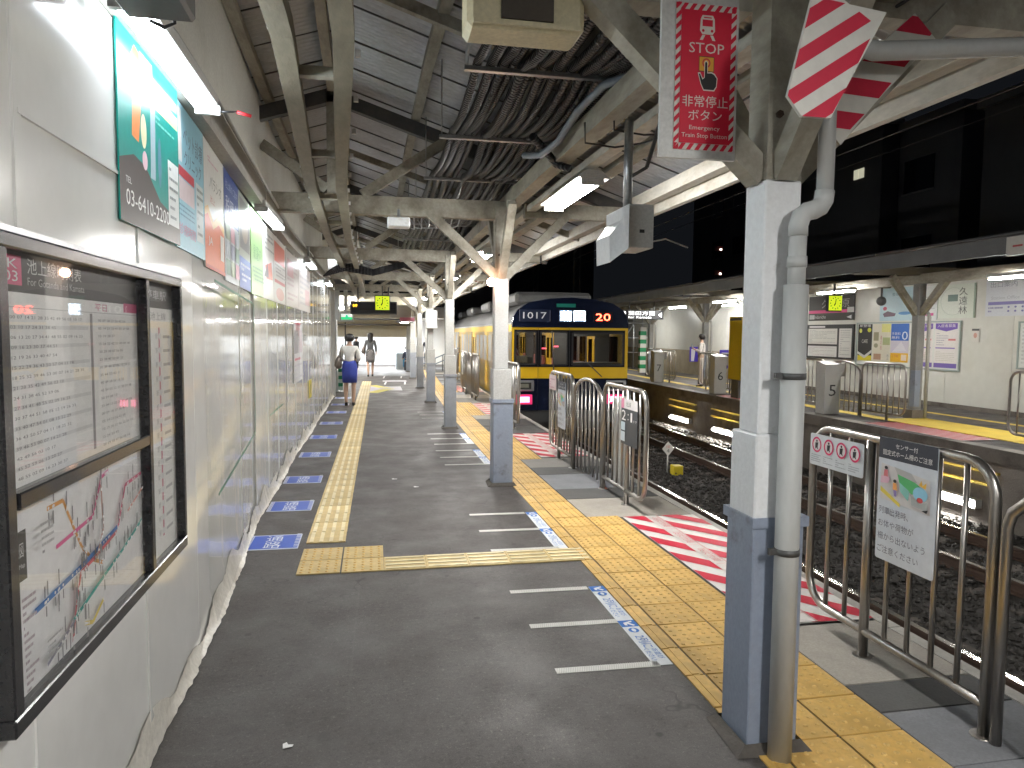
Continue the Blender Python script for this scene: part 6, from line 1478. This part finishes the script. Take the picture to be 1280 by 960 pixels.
        b.matrix_basis = Matrix.Translation(loc) @ Matrix.Rotation(rot, 4, 'Z')
    T.location = loc; T.rotation_euler = (0, 0, rot); return T
person('woman seen from behind in a white blouse and bright blue skirt, standing on the platform', (-.53, 16.6, .0), R(-4), 1.60, hair='short', pose='front', bag=(.09, .07, .055))
# checked skirt woman
CHK, nt, b = nodes('checked_cloth'); cb = nt.nodes.new('ShaderNodeTexChecker'); cb.inputs['Scale'].default_value = 22; cb.inputs[1].default_value = (.03, .03, .03, 1); cb.inputs[2].default_value = (.28, .26, .25, 1)
tc = nt.nodes.new('ShaderNodeTexCoord'); nt.links.new(tc.outputs['Object'], cb.inputs[0]); nt.links.new(cb.outputs[0], b.inputs['Base Color']); MC["cloth_(0.1, 0.1, 0.11)"] = CHK
person('long haired woman in dark top and checked skirt walking towards the exit', (-.12, 27.6, .0), R(3), 1.62, top=(.09, .09, .09), bottom=(.1, .1, .11), hair='long', stride=.12, pose='down', bag=(.12, .09, .07))
person('dark clothed person standing by the far hall, second from the exit', (-.75, 33., -.05), R(-60), 1.55, top=(.03, .03, .035), bottom=(.03, .03, .04), skirt=False)
person('dark haired person in navy by the far machine', (1.45, 31.9, -.45), R(150), 1.5, top=(.03, .04, .08), bottom=(.03, .03, .04), skirt=False, pose='front')
person('person in dark suit beside the far hall post', (2.35, 32., -.1), R(190), 1.6, top=(.05, .055, .07), bottom=(.04, .04, .05), skirt=False)
m_ = person('man in a pale shirt reading his phone on the opposite platform', (10.35, 21.6, .0), R(60), 1.68, top=(.58, .55, .52), bottom=(.55, .50, .47), skirt=False, pose='phone')
mb = MB(); mb.box(-.15, -.08, .285, .295, 1.24, 1.38); o = mb.build('mobile_phone', flat((.08, .25, .4)), label='small phone held by the reading man', cat='phone'); o.matrix_basis = Matrix.Translation((10.35, 21.6, 0)) @ Matrix.Rotation(R(60), 4, 'Z')

# ------------------------------------------------------------------ night surroundings
def surroundings():
    DKB = mat('night_facade', (.12, .12, .125), .8, dirt=.4, dscale=.3); DKB2 = mat('night_facade_pale', (.2, .2, .2), .8)
    def building(x0, x1, y0, y1, h, label, lit=(), m=DKB, rows_=3):
        T = thing('town_building', label, 'building', ((x0+x1)/2, (y0+y1)/2, -1.4), 'dark buildings beyond the station')
        mb = MB(); mb.box(x0, x1, y0, y1, -1.4, h); mb.build('wall', m, T)
        mb = MB(); mb.box(x0-.15, x1+.15, y0-.15, y1+.15, h, h+.3); mb.build('parapet', DKB2, T)
        for r in range(rows_):
            z = 4.2+r*2.9
            if z+1.4 > h: break
            y = y0+1.2
            while y < y1-2:
                on = (r, round((y-y0)/3.)) in lit
                mb = MB(); mb.box(x0-.05, x0-.02, y, y+1.5, z, z+1.2); w = mb.build('window', flat((.6, .6, .45), .25) if on else mat('dark_window', (.012, .014, .018), .15), T)
                mb = MB(); mb.box(x0-.09, x0-.052, y-.05, y+1.55, z-.08, z-.02); mb.build('window_sill', DKB2, w)
                y += 3.
    building(20, 30, 22, 34, 9.5, 'dark apartment building with one lit window beyond the opposite roof', lit=((1, 2),))
    building(24, 36, 37, 52, 13, 'tall dark building behind the opposite platform')
    building(18, 26, 4, 19, 8.5, 'low dark building at the right beyond the opposite roof')
    building(10, 18, 58, 72, 11, 'dark building straight beyond the train')
    building(-12, -4.5, 36, 60, 9, 'dark building beyond the left wall')
    mb = MB(); mb.box(5., 9., 50, 54, -1.4, 7); mb.build('town_building', DKB2, label='pale narrow building far beyond the train roof', cat='building', group='dark buildings beyond the station')
    T = thing('lit_window_house', 'dark house with one small lit double window above the opposite roof', 'building', (20, 28, -1.4), 'dark buildings beyond the station')
    mb = MB(); mb.box(19.2, 19.95, 25, 31, -1.4, 9.8); mb.build('wall', DKB, T); mb = MB(); mb.box(19.1, 20.05, 24.9, 31.1, 9.8, 10.0); mb.build('parapet', DKB2, T)
    for a in (26.0, 26.32):
        mb = MB(); mb.box(19.16, 19.195, a, a+.27, 7.98, 8.36); mb.build('window', flat((.7, .68, .5), .5), T)
    # wires
    for i, (x, z, l) in enumerate(((4.35, 4.6, 'contact wire over the near track'), (7.45, 4.6, 'contact wire over the far track'), (4.35, 5.5, 'carrier wire over the near track'), (7.45, 5.5, 'carrier wire over the far track'), (9.2, 5.0, 'feeder wire along the opposite canopy'))):
        mb = MB(); pts = [(x+bend(y)*.7, y, z+(.25 if z > 5.2 else 0)*((y % 24)/24-.5)**2*4) for y in range(-4, 62, 4)]; mb.tube(pts, .009, 5); mb.build('overhead_wire', mat('wire', (.12, .12, .12), .4, metal=.6), label='thin ' + l, cat='wire')
    for y, l in ((34, 'steel catenary mast beyond the train nose'), (48, 'steel catenary mast far beyond the train')):
        T = thing('catenary_mast', l, 'mast', (8.9, y, -1.2)); x = 6.0+bend(y)
        for s in (-.15, .15):
            mb = MB(); mb.beam((x+2.9+s, y, -1.3), (x+2.9+s, y, 7), .06, .06); mb.build('leg', DKB2, T)
        mb = MB(); [mb.beam((x+2.75, y, z), (x+3.05, y, z+.5), .02, .02) for z in [k*.5-1 for k in range(15)]]; mb.build('lacing', DKB2, T)
        mb = MB(); mb.beam((x-2.6, y, 6.1), (x+2.9, y, 6.1), .08, .12); mb.build('cross_arm', DKB2, T)
    for z, l in ((3.75, 'upper'), (2.75, 'lower')):
        T = thing('warning_lamp', '%s small red framed lamp in the dark beside the nearest pillar' % l, 'lamp', (13.2, 28, z))
        mb = MB(); mb.box(13.9, 14.25, 28, 28.1, z+1.4, z+1.6); mb.build('hood', mat('red_hood', (.12, .02, .02), .6), T); mb = MB(); mb.box(14.12, 14.19, 27.97, 28., z+1.42, z+1.49); mb.build('bulb', glow('warm_dot', (1., .85, .7), 6), T)
surroundings()
